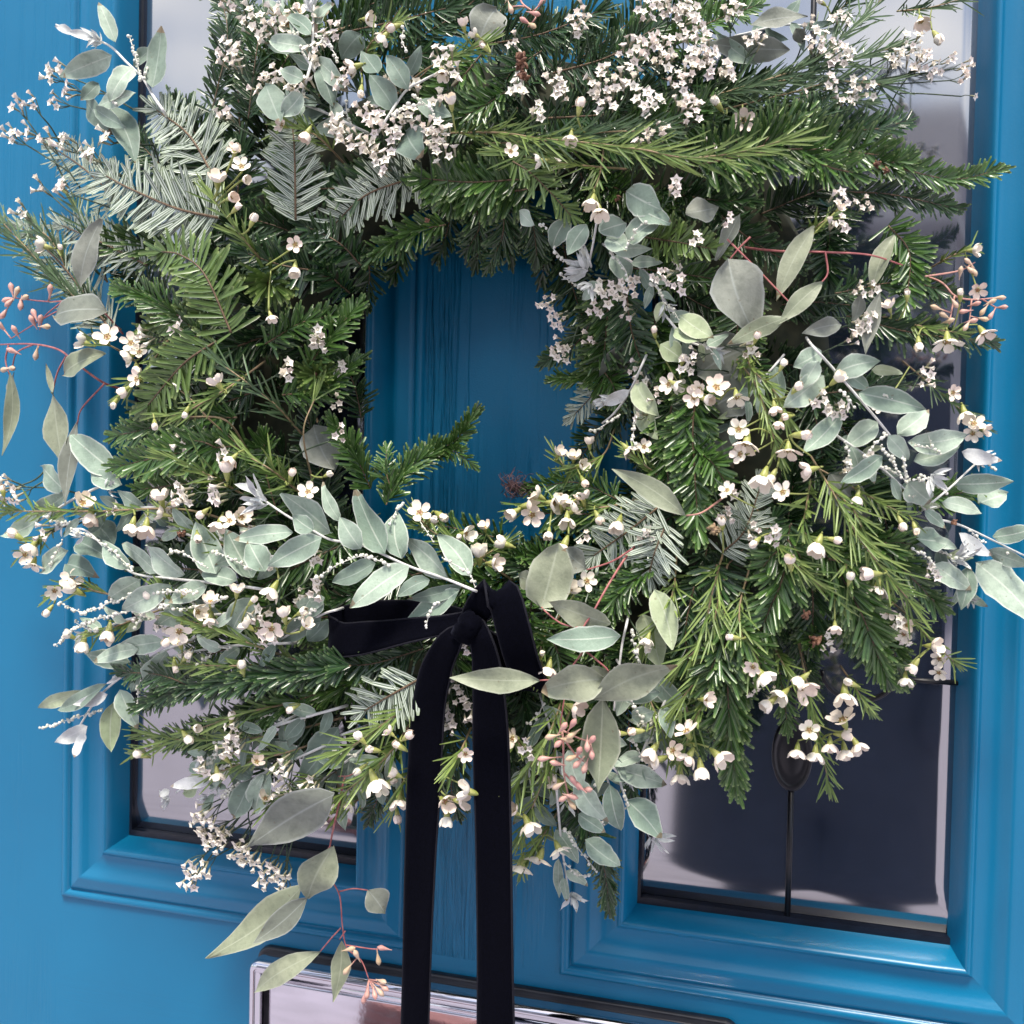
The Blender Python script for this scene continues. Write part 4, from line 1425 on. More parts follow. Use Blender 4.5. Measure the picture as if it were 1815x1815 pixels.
acacia([(1640, 900), (1690, 860), (1735, 820), (1760, 800)],
       [(1705, 800, 1776, 816, 32, 'acacia_white'), (1690, 858, 1797, 853, 44), (1735, 892, 1786, 874, 46), (1670, 890, 1740, 910, 34)], (1730, 808, 30, 30, 7), [[(1740, 805), (1755, 825), (1765, 832)]], off=.010)
acacia([(1660, 920), (1709, 936), (1793, 976), (1850, 1000)],
       [(1760, 952, 1835, 935, 40), (1750, 975, 1832, 1004, 36), (1729, 997, 1842, 1108, 76), (1715, 1005, 1704, 1081, 40), (1655, 1000, 1722, 1046, 44), (1625, 955, 1682, 960, 46), (1700, 945, 1760, 985, 30, 'acacia_white')],
       (1690, 990, 46, 340, 10), [[(1620, 975), (1640, 985), (1655, 1000)], [(1780, 975), (1800, 985), (1815, 1000)], [(1720, 940), (1735, 955), (1745, 962)]], off=.014)
acacia([(1070, 1350), (1090, 1370), (1110, 1410), (1150, 1480)],
       [(1093, 1362, 1182, 1391, 46), (1080, 1390, 1100, 1476, 40), (1110, 1418, 1172, 1487, 50)], (1158, 1482, 40, 60, 8), [[(1120, 1310), (1132, 1330), (1138, 1345)], [(1105, 1400), (1112, 1430)]], off=.010)
acacia([(985, 1380), (992, 1440), (1000, 1500), (1012, 1590)],
       [(1025, 1443, 1072, 1476, 34), (1037, 1488, 1099, 1536, 40), (990, 1522, 991, 1592, 22), (1003, 1543, 1042, 1570, 26), (998, 1555, 1005, 1598, 20), (1020, 1378, 1078, 1458, 42), (1008, 1330, 1032, 1402, 42), (985, 1470, 1025, 1530, 38)],
       (1012, 1580, 34, 80, 8), [[(1035, 1420), (1052, 1442), (1070, 1462)], [(1000, 1470), (1028, 1508), (1056, 1542)], [(1000, 1530), (1025, 1550), (1042, 1552)]], off=.012)
acacia([(1112, 1100), (1106, 1140), (1094, 1180), (1090, 1260)],
       [(1138, 1088, 1172, 1188, 52, 'acacia_lime'), (1160, 1045, 1192, 1152, 50, 'acacia_lime'), (1160, 1200, 1220, 1262, 40), (1120, 1270, 1160, 1260, 34), (1100, 1230, 1170, 1225, 40)],
       None, [[(1120, 1120), (1125, 1150), (1137, 1178)], [(1118, 1240), (1130, 1262), (1140, 1278)], [(1092, 1185), (1085, 1215)]], off=.010)
acacia([(205, 850), (130, 880), (80, 915), (30, 945)],
       [(205, 838, 123, 770, 58), (112, 867, 73, 826, 46), (215, 860, 156, 836, 34), (60, 905, 122, 870, 36), (75, 910, 1, 950, 38), (120, 975, 70, 1016, 40), (140, 960, 196, 992, 40, 'acacia_dark'), (165, 925, 202, 967, 40, 'acacia_dark'), (118, 1000, 170, 1022, 40, 'acacia_dark')],
       (190, 868, 30, 340, 6), [[(110, 960), (95, 990), (88, 1005)]], off=.004)
acacia([(420, 1350), (360, 1370), (310, 1405)],
       [(375, 1383, 300, 1394, 24, 'acacia_white'), (325, 1405, 362, 1377, 38, 'acacia_lime'), (335, 1362, 392, 1350, 24), (385, 1320, 402, 1347, 28), (300, 1400, 282, 1412, 14, 'acacia_white'), (480, 1370, 452, 1444, 50), (445, 1380, 410, 1452, 46, 'acacia_dark')],
       (300, 1415, 28, 170, 8), [[(425, 1385), (405, 1400), (395, 1408)]], off=.004)
acacia([(600, 1080), (560, 1090), (500, 1130)],
       [(570, 1090, 498, 1140, 38, 'acacia_dark'), (545, 1136, 582, 1098, 32, 'acacia_dark'), (570, 1060, 538, 1096, 30, 'acacia'), (470, 1160, 500, 1120, 30, 'acacia_dark'), (575, 1060, 520, 1075, 30)],
       None, [[(560, 1080), (530, 1095), (505, 1098)]], off=.008)
acacia([(640, 1290), (560, 1320), (480, 1380)], [(600, 1290, 533, 1382, 62, 'acacia_dark'), (540, 1270, 500, 1330, 40, 'acacia_dark'), (520, 1335, 470, 1310, 26), (640, 1330, 600, 1400, 44, 'acacia_dark')], None,
       [[(500, 1272), (480, 1268), (463, 1270)], [(540, 1275), (515, 1278), (497, 1274)]], off=-.002)

# --- eucalyptus
euc([[(1176, 920), (1121, 973), (1084, 1027), (1050, 1087), (1034, 1114), (1034, 1151), (1010, 1190), (1000, 1240), (993, 1285)],
     [(1034, 1114), (995, 1105), (965, 1082), (960, 1076)], [(1034, 1151), (1060, 1172), (1080, 1195), (1070, 1238)], [(1121, 973), (1085, 995), (1040, 1010)], [(1010, 1190), (990, 1203), (957, 1206)], [(1012, 1195), (1045, 1222), (1055, 1240)]],
    [(960, 1078, 990, 962, 76, 'euc', 'round'), (1040, 1008, 998, 972, 46, 'euc_grey'), (950, 1036, 917, 1018, 32), (1082, 1106, 971, 1066, 44, 'euc', 'ovate'), (1100, 1127, 969, 1133, 46, 'acacia', 'ovate'),
     (957, 1206, 797, 1201, 40), (1053, 1240, 1201, 1180, 58), (1068, 1238, 1060, 1405, 66), (1075, 1202, 958, 1225, 60, 'euc', 'ovate'), (1085, 1190, 1018, 1216, 45)], off=.034)
euc([[(993, 1275), (998, 1310), (1000, 1373), (1010, 1422)], [(998, 1295), (1025, 1308), (1046, 1315)], [(1000, 1310), (1022, 1340), (1040, 1352)], [(1000, 1370), (1025, 1395), (1040, 1398)]], [],
    crop(600, 1205, [(1235, 232), (1185, 250), (1232, 290), (1120, 300), (1205, 315), (1165, 330), (1335, 318), (1312, 345), (1335, 385), (1268, 378), (1230, 410), (1262, 440), (1300, 462), (1085, 415), (1148, 440), (1240, 535), (1155, 560),
                     (1310, 578), (1268, 560), (1190, 622), (1230, 615), (1228, 655)]), off=.036, mat='pink_stem', tan=.3, bsz=18)
euc([[(635, 1360), (612, 1378), (602, 1420), (585, 1500), (585, 1551), (602, 1588), (607, 1642), (615, 1680), (640, 1702), (654, 1736)],
     [(585, 1500), (558, 1542), (537, 1568)], [(585, 1551), (562, 1575), (545, 1590)], [(604, 1645), (588, 1662), (568, 1686)], [(602, 1580), (626, 1575), (652, 1578)], [(613, 1675), (660, 1682), (676, 1681)], [(612, 1650), (602, 1665)]],
    [(537, 1568, 366, 1699, 60), (545, 1590, 448, 1672, 42, 'euc_grey'), (590, 1500, 543, 1596, 62), (568, 1686, 446, 1763, 40), (605, 1668, 590, 1776, 32), (652, 1578, 683, 1620, 40, 'euc_grey'), (592, 1408, 438, 1502, 78, 'euc_grey')],
    crop(600, 1205, [(230, 1590), (240, 1622), (218, 1645), (190, 1655), (152, 1652), (135, 1682), (95, 1450), (45, 1530), (235, 1415), (210, 1475), (60, 1420)]), off=.030, tan=.6, rad=1.9)
euc([[(218, 592), (181, 551), (145, 531), (111, 534), (77, 534), (25, 528)], [(145, 531), (95, 555), (60, 575), (20, 600)], [(111, 534), (80, 560), (70, 585)]],
    [(180, 388, 140, 517, 48, 'euc_grey'), (188, 548, 90, 560, 54, 'euc_grey', 'ovate')],
    crop(0, 0, [(60, 1520), (88, 1540), (265, 1530), (110, 1605), (130, 1570), (180, 1655), (172, 1692), (212, 1685), (240, 1722), (50, 1595), (20, 1655), (5, 1720), (80, 1745), (40, 1580)]), off=.0, tan=.15, rad=1.7)
euc([[(222, 692), (181, 677), (134, 643), (104, 620), (57, 610), (-10, 611)], [(185, 680), (145, 724), (137, 752)], [(118, 630), (102, 660), (93, 697)], [(15, 612), (10, 640), (18, 668)], [(60, 610), (30, 625), (22, 650)]],
    [(93, 695, 112, 830, 50), (93, 697, 81, 643, 9), (138, 745, 115, 897, 34, 'euc_grey'), (186, 625, 106, 667, 40), (18, 660, 3, 808, 24), (25, 660, 20, 715, 18, 'euc_grey')],
    [(9, 655), (20, 653), (64, 628), (22, 622)], off=.0, tan=.8, rad=2.2)
euc([[(1600, 480), (1664, 498), (1692, 524), (1722, 531), (1765, 528)], [(1692, 524), (1684, 565), (1682, 575)], [(1722, 531), (1718, 570)], [(1740, 530), (1765, 545)], [(1640, 490), (1700, 480), (1728, 465)]],
    [], crop(1205, 0, [(1690, 1570), (1702, 1620), (1642, 1592), (1560, 1602), (1500, 1642), (1350, 1622), (1392, 1662), (1420, 1692), (1510, 1722), (1542, 1692), (1600, 1682), (1642, 1662), (1522, 1382), (1530, 1422), (1480, 1432), (1552, 1432), (1600, 1640), (1450, 1600)]),
    off=.012, mat='pink_stem', tan=.75)
euc([[(1306, 437), (1380, 445), (1463, 447), (1541, 452), (1600, 470)], [(1463, 447), (1467, 484), (1454, 503)], [(1289, 424), (1346, 481), (1403, 540)], [(1330, 420), (1310, 440), (1292, 462)]],
    [(1290, 458, 1338, 592, 88, 'euc_grey', 'ovate'), (1458, 500, 1380, 575, 34), (1395, 562, 1288, 612, 34), (1443, 400, 1376, 534, 40), (1585, 417, 1545, 517, 34), (1312, 378, 1268, 462, 28, 'euc_grey'), (1490, 575, 1424, 590, 32, 'euc_grey'),
     (1525, 522, 1512, 572, 24, 'euc_grey'), (1560, 518, 1534, 630, 30, 'euc_grey'), (1215, 378, 1275, 366, 46, 'euc_grey', 'ovate')], off=.012)
euc([[(1285, 880), (1245, 908), (1216, 914)]], [(1216, 914, 1085, 831, 40)], off=.030, mat='pink_stem')
euc([[(1340, 640), (1300, 660), (1260, 690)]], [(1330, 615, 1235, 665, 90, 'euc_grey', 'round'), (1325, 690, 1258, 725, 80, 'euc_grey', 'round'), (1470, 838, 1542, 918, 56, 'euc_grey', 'ovate'), (1130, 615, 1062, 668, 56, 'euc_grey', 'round'), (1270, 760, 1300, 830, 60, 'euc_grey'), (1310, 650, 1330, 720, 70, 'euc_grey', 'round')], off=-.010, mat='wax_bark')
euc([[(560, 740), (575, 780), (590, 830)]], [(555, 755, 592, 835, 62, 'euc_grey', 'ovate'), (400, 590, 370, 520, 40, 'euc_grey')], off=-.016, mat='wax_bark')
euc([[(919, -20), (925, 5), (950, 27), (936, 48)], [(950, 27), (930, 12), (905, 12)]], [(880, 15, 848, 78, 62, 'euc_grey', 'round'), (1330, 45, 1432, 28, 36, 'euc_grey'), (1400, 88, 1252, 75, 46, 'euc_grey'), (1410, 50, 1426, 78, 24, 'euc_grey'), (1270, 60, 1345, 115, 30, 'acacia')],
    [(905, 15), (948, 24), (943, 45), (930, 37), (960, 5)], off=.006, mat='pink_stem')
euc([[(645, 1340), (625, 1372), (600, 1376)]], [], off=.016, rad=1.6)

# smaller silver twigs that fill the face between the big ones
def auto_acacia(pts, off, n=9, w=26, L=62, dark=.3, tuft=True, strands=1):
    lv = []
    tot = len(pts) - 1
    for i in range(n):
        q = (i + .6) / n * tot
        a = min(int(q), tot - 1)
        x = pts[a][0] + (pts[a + 1][0] - pts[a][0]) * (q - a)
        y = pts[a][1] + (pts[a + 1][1] - pts[a][1]) * (q - a)
        g = math.atan2(pts[a + 1][1] - pts[a][1], pts[a + 1][0] - pts[a][0]) + (1 if i % 2 else -1) * U(.45, 1.0)
        s = U(.7, 1.15) * (1 - .35 * i / n)
        lv.append((x, y, x + L * s * math.cos(g), y + L * s * math.sin(g), w * s * U(.8, 1.2), 'acacia_dark' if R() < dark else ('acacia_lime' if R() < .12 else 'acacia')))
    g = math.degrees(math.atan2(pts[-1][1] - pts[-2][1], pts[-1][0] - pts[-2][0]))
    acacia(pts, lv, (pts[-1][0], pts[-1][1], 26, g, 5) if tuft else None, [], off=off, auto=strands)
for pts, off, kw in [
    ([(430, 1085), (330, 1090), (230, 1100), (150, 1125)], .014, dict(n=11, strands=3)),
    ([(510, 1140), (400, 1150), (300, 1165), (215, 1195)], .010, dict(n=10, strands=2)),
    ([(520, 990), (420, 975), (330, 940), (270, 925)], .008, dict(n=9, strands=2)),
    ([(600, 1255), (480, 1290), (360, 1345)], .006, dict(n=10, strands=2)),
    ([(580, 1320), (470, 1370), (370, 1410)], .004, dict(n=9, strands=2, dark=.5)),
    ([(640, 1330), (560, 1400), (500, 1462)], .004, dict(n=9, strands=1, dark=.5)),
    ([(700, 1330), (660, 1380), (600, 1430)], .000, dict(n=7, strands=1, dark=.5, tuft=False)),
    ([(300, 900), (200, 900), (110, 930)], .004, dict(n=8, strands=1)),
    ([(1480, 770), (1560, 830), (1640, 900)], .010, dict(n=9, strands=3)),
    ([(1380, 640), (1330, 700), (1290, 760)], -.004, dict(n=8, dark=.7, tuft=False, strands=0)),
    ([(1180, 1240), (1150, 1310), (1120, 1380)], .006, dict(n=8, strands=2)),
    ([(1100, 1180), (1140, 1240), (1170, 1300)], .004, dict(n=7, strands=1)),
    ([(560, 130), (520, 60), (500, 10)], .016, dict(n=8, strands=2)),
    ([(1080, 440), (1140, 480), (1180, 540)], .008, dict(n=8, strands=2)),
    ([(1180, 560), (1220, 600), (1270, 620)], .010, dict(n=8, dark=.2, strands=1)),
    ([(1320, 60), (1400, 40), (1470, 60)], .000, dict(n=7, dark=.8, strands=0, tuft=False)),
    ([(640, 230), (560, 190), (500, 180)], .004, dict(n=7, dark=.5, strands=1, tuft=False)),
    ([(960, 1240), (985, 1330), (1000, 1420)], .000, dict(n=9, strands=1)),
    ([(1050, 1290), (1075, 1360), (1085, 1430)], .002, dict(n=8, strands=1)),
    ([(930, 1330), (945, 1420), (960, 1490)], -.004, dict(n=8, dark=.5, strands=0, tuft=False)),
    ([(520, 1270), (440, 1310), (390, 1390)], .002, dict(n=8, strands=1, dark=.4)),
    ([(1640, 950), (1690, 1000), (1720, 1060)], .006, dict(n=7, strands=1)),
]:
    auto_acacia(pts, off, **kw)

# --- wax flower twigs
for pts, kw in [
    ([(910, 1030), (830, 975), (770, 945), (745, 920)], dict(tip=5)),
    ([(1150, 880), (1060, 900), (960, 890), (925, 900)], dict(tip=4)),
    ([(1090, 760), (1067, 808), (1010, 830), (990, 812)], dict(tip=3, lf0=.4)),
    ([(1292, 620), (1339, 681), (1363, 751), (1380, 800)], dict(L=40, lf0=.1)),
    ([(1325, 610), (1330, 650), (1370, 690), (1390, 730)], dict(L=40, lf0=.1)),
    ([(1437, 808), (1474, 869), (1518, 946), (1555, 997), (1608, 1060)], dict(L=62, off=.026, lf0=.2, dens=1.1, tip=12)),
    ([(1437, 850), (1427, 912), (1423, 940), (1450, 960)], dict(L=44, off=.024, lf0=0, tip=2)),
    ([(1518, 946), (1500, 1000), (1505, 1025)], dict(L=40, off=.024, lf0=0, tip=2)),
    ([(1474, 869), (1510, 900), (1530, 940)], dict(L=44, off=.024, lf0=0, tip=3)),
    ([(1282, 980), (1265, 1040), (1240, 1140), (1205, 1175)], dict(L=60, off=.018, lf0=.1)),
    ([(1290, 1000), (1270, 1080), (1248, 1180), (1200, 1250)], dict(L=56, off=.016)),
    ([(1415, 1140), (1430, 1210), (1450, 1300), (1468, 1385)], dict(L=42, off=.018, tip=9)),
    ([(1490, 1180), (1520, 1225), (1540, 1255)], dict(L=36, off=.014, tip=8)),
    ([(1000, 1225), (980, 1285), (950, 1340), (909, 1400)], dict(L=52, off=.018, dens=1.5, tip=10, lf0=.1)),
    ([(1010, 1260), (975, 1350), (940, 1440), (925, 1480)], dict(L=46, off=.016)),
    ([(835, 1290), (812, 1340), (788, 1376), (768, 1402)], dict(L=46, off=.022, dens=1.6, tip=9, lf0=.1)),
    ([(728, 1282), (690, 1335), (650, 1373), (610, 1405)], dict(L=50, off=.020, dens=1.5, tip=9, lf0=.1)),
    ([(760, 1230), (701, 1268), (640, 1312), (605, 1332)], dict(L=50, off=.020, dens=1.4, tip=9, lf0=.1)),
    ([(610, 1272), (470, 1305), (336, 1312), (260, 1300)], dict(L=44, off=.010, lf0=.3)),
    ([(430, 1310), (336, 1312), (279, 1322), (236, 1336)], dict(L=36, off=.008, lf0=.4, tip=4)),
    ([(571, 1185), (470, 1151), (403, 1124), (323, 1094), (296, 1057)], dict(L=42, off=.022, lf0=.15)),
    ([(450, 815), (373, 745), (330, 700), (290, 678)], dict(L=36, lf0=.8, tip=3)),
    ([(440, 800), (400, 745), (330, 738), (270, 732)], dict(L=36, lf0=.8, tip=2)),
    ([(555, 860), (538, 768), (558, 705)], dict(L=44, lf0=.9, tip=4)),
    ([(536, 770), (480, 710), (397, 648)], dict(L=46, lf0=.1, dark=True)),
    ([(440, 882), (370, 842), (300, 810)], dict(L=52, dens=1.4, lf0=.1, tip=10)),
    ([(540, 880), (484, 835), (445, 812)], dict(L=50, dens=1.3, lf0=.1)),
    ([(440, 935), (323, 903), (168, 906), (-10, 906)], dict(L=36, lf0=.3, off=.012)),
    ([(260, 1070), (180, 1050), (120, 1035), (95, 1050)], dict(L=34, off=.012, tip=4)),
    ([(300, 1075), (200, 1112), (150, 1130)], dict(L=34, off=.014, tip=3)),
    ([(170, 905), (90, 945), (45, 975)], dict(L=34, off=.006, tip=4)),
    ([(790, 236), (882, 235), (953, 245), (1030, 252), (1138, 265), (1210, 279), (1296, 272), (1385, 250)], dict(L=64, off=.026, lf0=0, dens=1.0, tip=9)),
    ([(860, 255), (960, 250), (1060, 235), (1150, 232)], dict(L=60, off=.020, dens=1.5, lf0=0, dark=True)),
    ([(1071, 262), (1061, 316), (1050, 340)], dict(L=30, off=.024, tip=2, lf0=.5)),
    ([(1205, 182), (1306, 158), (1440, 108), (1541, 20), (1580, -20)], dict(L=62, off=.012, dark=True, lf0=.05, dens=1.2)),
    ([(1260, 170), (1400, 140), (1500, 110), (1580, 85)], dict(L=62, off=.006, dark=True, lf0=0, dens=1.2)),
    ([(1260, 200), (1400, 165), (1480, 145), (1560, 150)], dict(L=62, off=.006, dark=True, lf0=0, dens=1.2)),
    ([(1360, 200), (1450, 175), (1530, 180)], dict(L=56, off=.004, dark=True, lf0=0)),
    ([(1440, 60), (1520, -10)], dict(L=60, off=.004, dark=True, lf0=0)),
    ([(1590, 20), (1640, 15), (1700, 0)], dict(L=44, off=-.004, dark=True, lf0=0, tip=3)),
    ([(480, 480), (440, 433), (403, 386), (378, 352)], dict(L=42, off=.016, dens=1.3)),
    ([(215, 585), (150, 540), (100, 497), (60, 454), (7, 397)], dict(L=58, off=-.006, dark=True, lf0=0)),
    ([(240, 640), (200, 615), (160, 600)], dict(L=30, off=.004, lf0=.5, tip=3)),
    ([(150, 560), (100, 440), (60, 400)], dict(L=50, off=-.012, dark=True, lf0=0)),
    ([(190, 500), (160, 420), (135, 370)], dict(L=50, off=-.010, dark=True, lf0=0)),
    ([(1560, 1050), (1620, 1100), (1650, 1135), (1690, 1172)], dict(L=40, off=.010, tip=5)),
    ([(1640, 480), (1690, 452), (1722, 440)], dict(L=30, off=.004, tip=3)),
    ([(700, 170), (760, 120), (862, 76)], dict(L=40, off=.014, lf0=.6, tip=2)),
    ([(1200, 870), (1150, 830), (1115, 800)], dict(L=36, off=.012, tip=3)),
    ([(640, 130), (655, 80), (700, 40)], dict(L=36, off=.014, tip=3)),
    ([(1290, 1180), (1240, 1260), (1215, 1320)], dict(L=50, off=.016, tip=5)),
    ([(1360, 1120), (1390, 1180), (1420, 1215)], dict(L=40, off=.014, tip=5)),
    ([(1450, 830), (1560, 890), (1610, 915)], dict(L=40, off=.014, tip=4)),
    ([(1600, 640), (1660, 690), (1730, 750)], dict(L=40, off=.002, dark=True, tip=4)),
    ([(1560, 560), (1640, 580), (1700, 590)], dict(L=36, off=.008, tip=3)),
    ([(1000, 1080), (960, 1140), (965, 1200)], dict(L=44, off=.010, tip=4)),
    ([(640, 40), (560, 60), (470, 40)], dict(L=46, off=.010, dark=True, tip=4)),
    ([(820, 1020), (860, 985), (890, 965)], dict(L=36, off=.010, tip=4)),
    ([(760, 1330), (715, 1385), (700, 1430)], dict(L=42, off=.014, tip=4)),
    ([(1000, 1420), (950, 1500), (925, 1535)], dict(L=44, off=.010, tip=4)),
]:
    wax(pts, **kw)

WF = [(415, 265, 24), (428, 295, 30, 'o'), (385, 322, 34, 'h'), (408, 352, 28, 'h'), (418, 370, 28), (447, 393, 26, 'b'), (523, 433, 27, 'o', 'v'), (523, 475, 26, 'h', 90), (80, 437, 28, 'h', 190), (108, 443, 20, 'b'), (113, 337, 26, 'h'),
      (151, 608, 32, 'h', 200), (190, 597, 34, 'o'), (232, 608, 34, 'o'), (247, 624, 26), (650, 34, 26), (700, 47, 30), (682, 64, 32, 'h'), (822, 47, 26), (844, 62, 20), (859, 84, 24), (783, 128, 30), (800, 185, 32, 'h'), (1027, 191, 34, 'b'),
      (1012, 242, 28), (1050, 356, 30, 'h', 100), (1062, 373, 34, 'h', 80), (630, 118, 30), (640, 161, 30), (1272, 185, 36, 'b'), (1318, 213, 37, 'o', 'v'), (1632, 37, 34, 'h'), (1660, 64, 42, 'b', 60), (1457, 5, 26), (1487, 370, 20),
      (1724, 444, 30, 'h', 0), (1733, 514, 34), (1576, 545, 26), (1608, 524, 26), (1702, 524, 28), (1628, 608, 30, 'b', 90), (1679, 605, 50, 'o', 90), (1743, 590, 52, 'o', 60), (232, 630, 30), (242, 652, 30), (242, 672, 28), (203, 714, 26, 'b'),
      (274, 751, 26, 'b'), (387, 681, 34, 'h'), (413, 812, 26), (402, 838, 30, 'h'), (516, 844, 26, 'b'), (546, 872, 28), (580, 842, 22, 'b'), (146, 891, 34, 'h'), (161, 911, 34, 'h', 90), (286, 886, 30), (306, 892, 28), (235, 929, 34), (259, 933, 34, 'h', 90),
      (361, 908, 26), (390, 926, 30, 'h', 100), (407, 923, 28), (427, 916, 30), (30, 950, 30), (59, 966, 34, 'h', 120), (44, 983, 32), (59, 1000, 36, 'o', 100), (126, 1029, 36, 'o'), (97, 1047, 32), (134, 1047, 32), (87, 1081, 28, 'b'), (193, 1118, 36, 'h', 90), (148, 1138, 36, 'h', 90),
      (126, 1128, 26), (195, 1134, 26), (318, 1119, 34, 'o'), (301, 1134, 30), (319, 1141, 26), (481, 1000, 24), (484, 1044, 34, 'h'), (326, 1052, 28, 'b'), (420, 1050, 26), (373, 1067, 24), (447, 1066, 28, 'b'), (481, 1114, 36, 'o'), (504, 1094, 30), (534, 1086, 26), (373, 1096, 24),
      (5, 870, 30), (990, 805, 30), (1017, 812, 30), (1045, 788, 28), (1030, 825, 28), (1034, 852, 28), (1111, 795, 34), (1141, 792, 30), (744, 909, 36, 'o'), (781, 914, 36, 'b', 30), (765, 922, 26), (825, 946, 34, 'h', 0), (812, 956, 26), (859, 936, 28), (897, 965, 36, 'h'), (849, 987, 38, 'h', 270),
      (874, 998, 30, 'h', 0), (913, 907, 32, 'h'), (936, 896, 38, 'h'), (943, 912, 36), (956, 879, 36), (980, 892, 38, 'h'), (996, 894, 34), (1017, 892, 34), (1034, 886, 30), (1005, 919, 36, 'h', 90), (973, 943, 28), (1000, 966, 42, 'h', 110), (1060, 916, 32), (1097, 926, 38), (1040, 1030, 34, 'o'), (1010, 1047, 28),
      (973, 1183, 34, 'h', 100), (960, 1161, 22), (1186, 681, 32), (1197, 681, 34, 'h', 30), (1269, 687, 42, 'o'), (1249, 707, 34), (1306, 704, 40, 'o', 80), (1230, 704, 32), (1386, 649, 26, 'b'), (1481, 674, 30), (1309, 761, 38, 'o', 'v'), (1323, 785, 50, 'o', 100), (1312, 805, 36), (1397, 798, 44, 'o', 90), (1420, 771, 38, 'b', 0),
      (1373, 721, 26), (1397, 738, 24), (1383, 748, 26), (1353, 845, 42, 'h'), (1370, 842, 32), (1437, 832, 40, 'h'), (1388, 872, 36, 'o'), (1289, 869, 30, 'o'), (1689, 696, 30, 'o'), (1709, 731, 38, 'h'), (1726, 751, 36, 'o'), (1724, 768, 34), (1743, 761, 28), (1597, 926, 34, 'b'), (1622, 936, 28), (1450, 963, 40, 'h', 110), (1477, 956, 30, 'b'),
      (1548, 1017, 36), (1556, 1040, 38, 'h', 100), (1506, 1027, 26), (1608, 1108, 26), (1602, 1124, 30, 'o'), (1652, 1145, 34), (1665, 1168, 36), (1622, 1178, 34), (1664, 1192, 32), (1605, 1202, 34, 'h', 90), (1350, 1195, 38, 'h'), (1423, 1202, 34), (1366, 1244, 36, 'h', 140), (1388, 1230, 36, 'h'), (1420, 1218, 46, 'h'), (1497, 1229, 42, 'h', 90), (1510, 1212, 34),
      (1434, 1294, 38, 'o', 'v'), (1494, 1276, 50, 'o', 250), (1413, 1329, 36, 'h', 95), (1445, 1334, 36, 'h', 95), (1471, 1319, 34, 'h', 90), (1491, 1302, 36, 'h'), (1497, 1329, 38, 'h', 80), (1518, 1319, 38, 'h', 60), (1217, 1296, 42, 'o', 250), (1222, 1339, 38, 'h', 120), (1242, 1360, 42, 'h', 80), (1272, 1339, 42, 'h', 40), (1205, 1372, 34, 'h', 90),
      (1017, 1254, 34, 'h', 20), (1128, 1296, 36), (1158, 1329, 42), (1168, 1346, 38), (721, 1306, 32), (708, 1323, 28), (692, 1299, 24), (662, 1329, 28), (640, 1363, 26, 'b', 140), (664, 1383, 42, 'h'), (692, 1386, 32), (704, 1373, 28), (708, 1417, 34, 'h', 90), (704, 1444, 26, 'b', 80), (788, 1420, 32), (815, 1420, 34), (832, 1403, 42, 'h', 200), (792, 1447, 32, 'h', 90),
      (825, 1336, 26), (909, 1309, 36), (936, 1460, 44, 'h', 60), (923, 1534, 46, 'o', 100), (956, 1521, 50, 'o', 110), (990, 1504, 46, 'o', 60), (913, 1440, 26), (252, 1339, 28, 'b', 200), (571, 27, 32, 'o'), (514, 44, 36, 'o', 'v'), (545, 50, 30), (530, 20, 32), (433, 319, 24), (417, 269, 26), (675, 1395, 30), (1240, 690, 30), (1015, 905, 30)]
for pts, kw in [
    ([(600, 1300), (520, 1330), (440, 1350), (380, 1372)], dict(L=44, off=.010)),
    ([(640, 1350), (560, 1385), (480, 1420)], dict(L=44, off=.008)),
    ([(690, 1390), (620, 1425), (560, 1450)], dict(L=40, off=.004)),
    ([(560, 1240), (440, 1262), (330, 1300)], dict(L=44, off=.012)),
    ([(520, 1170), (420, 1180), (320, 1178)], dict(L=40, off=.018)),
    ([(500, 1120), (380, 1100), (270, 1060)], dict(L=40, off=.018)),
    ([(480, 1000), (380, 960), (300, 915)], dict(L=40, off=.012)),
    ([(880, 1260), (930, 1330), (985, 1380)], dict(L=46, off=.006)),
    ([(1130, 1180), (1160, 1260), (1190, 1330)], dict(L=46, off=.010)),
    ([(1330, 1000), (1310, 1090), (1330, 1180)], dict(L=52, off=.018)),
    ([(1200, 980), (1190, 1060), (1150, 1130)], dict(L=46, off=.010)),
    ([(1340, 900), (1390, 980), (1480, 1060)], dict(L=52, off=.018)),
    ([(330, 560), (270, 640), (225, 690)], dict(L=40, off=.010)),
    ([(470, 640), (400, 690), (330, 730)], dict(L=44, off=.016)),
    ([(620, 300), (560, 240), (500, 220)], dict(L=40, off=.010)),
    ([(1110, 300), (1000, 290), (900, 270)], dict(L=50, off=.016)),
]:
    wax(pts, **kw)
EX = [(385, 1370, 28), (400, 1345, 26), (470, 1415, 28), (455, 1350, 24), (330, 1305, 28), (345, 1290, 24), (560, 1450, 28), (575, 1430, 26), (410, 1275, 26), (310, 1180, 28), (330, 1165, 26), (265, 1062, 28), (350, 1085, 26), (440, 1110, 28), (430, 1185, 26),
      (290, 912, 26), (350, 950, 26), (985, 1385, 30), (960, 1345, 28), (1192, 1330, 32), (1335, 1182, 30), (1300, 1130, 28), (1148, 1132, 28), (1400, 1000, 30), (1340, 960, 28), (225, 690, 28), (330, 730, 26), (500, 222, 28), (545, 235, 26), (905, 268, 26),
      (960, 285, 26), (520, 1255, 26), (620, 1425, 28), (640, 1310, 26), (1250, 1240, 30), (1100, 1300, 30), (1210, 640, 28), (1160, 590, 26), (1340, 600, 26), (1410, 690, 28), (1560, 720, 26), (1520, 880, 28), (1280, 930, 28), (1480, 1110, 28), (1575, 1085, 28), (480, 560, 24), (540, 1110, 26)]
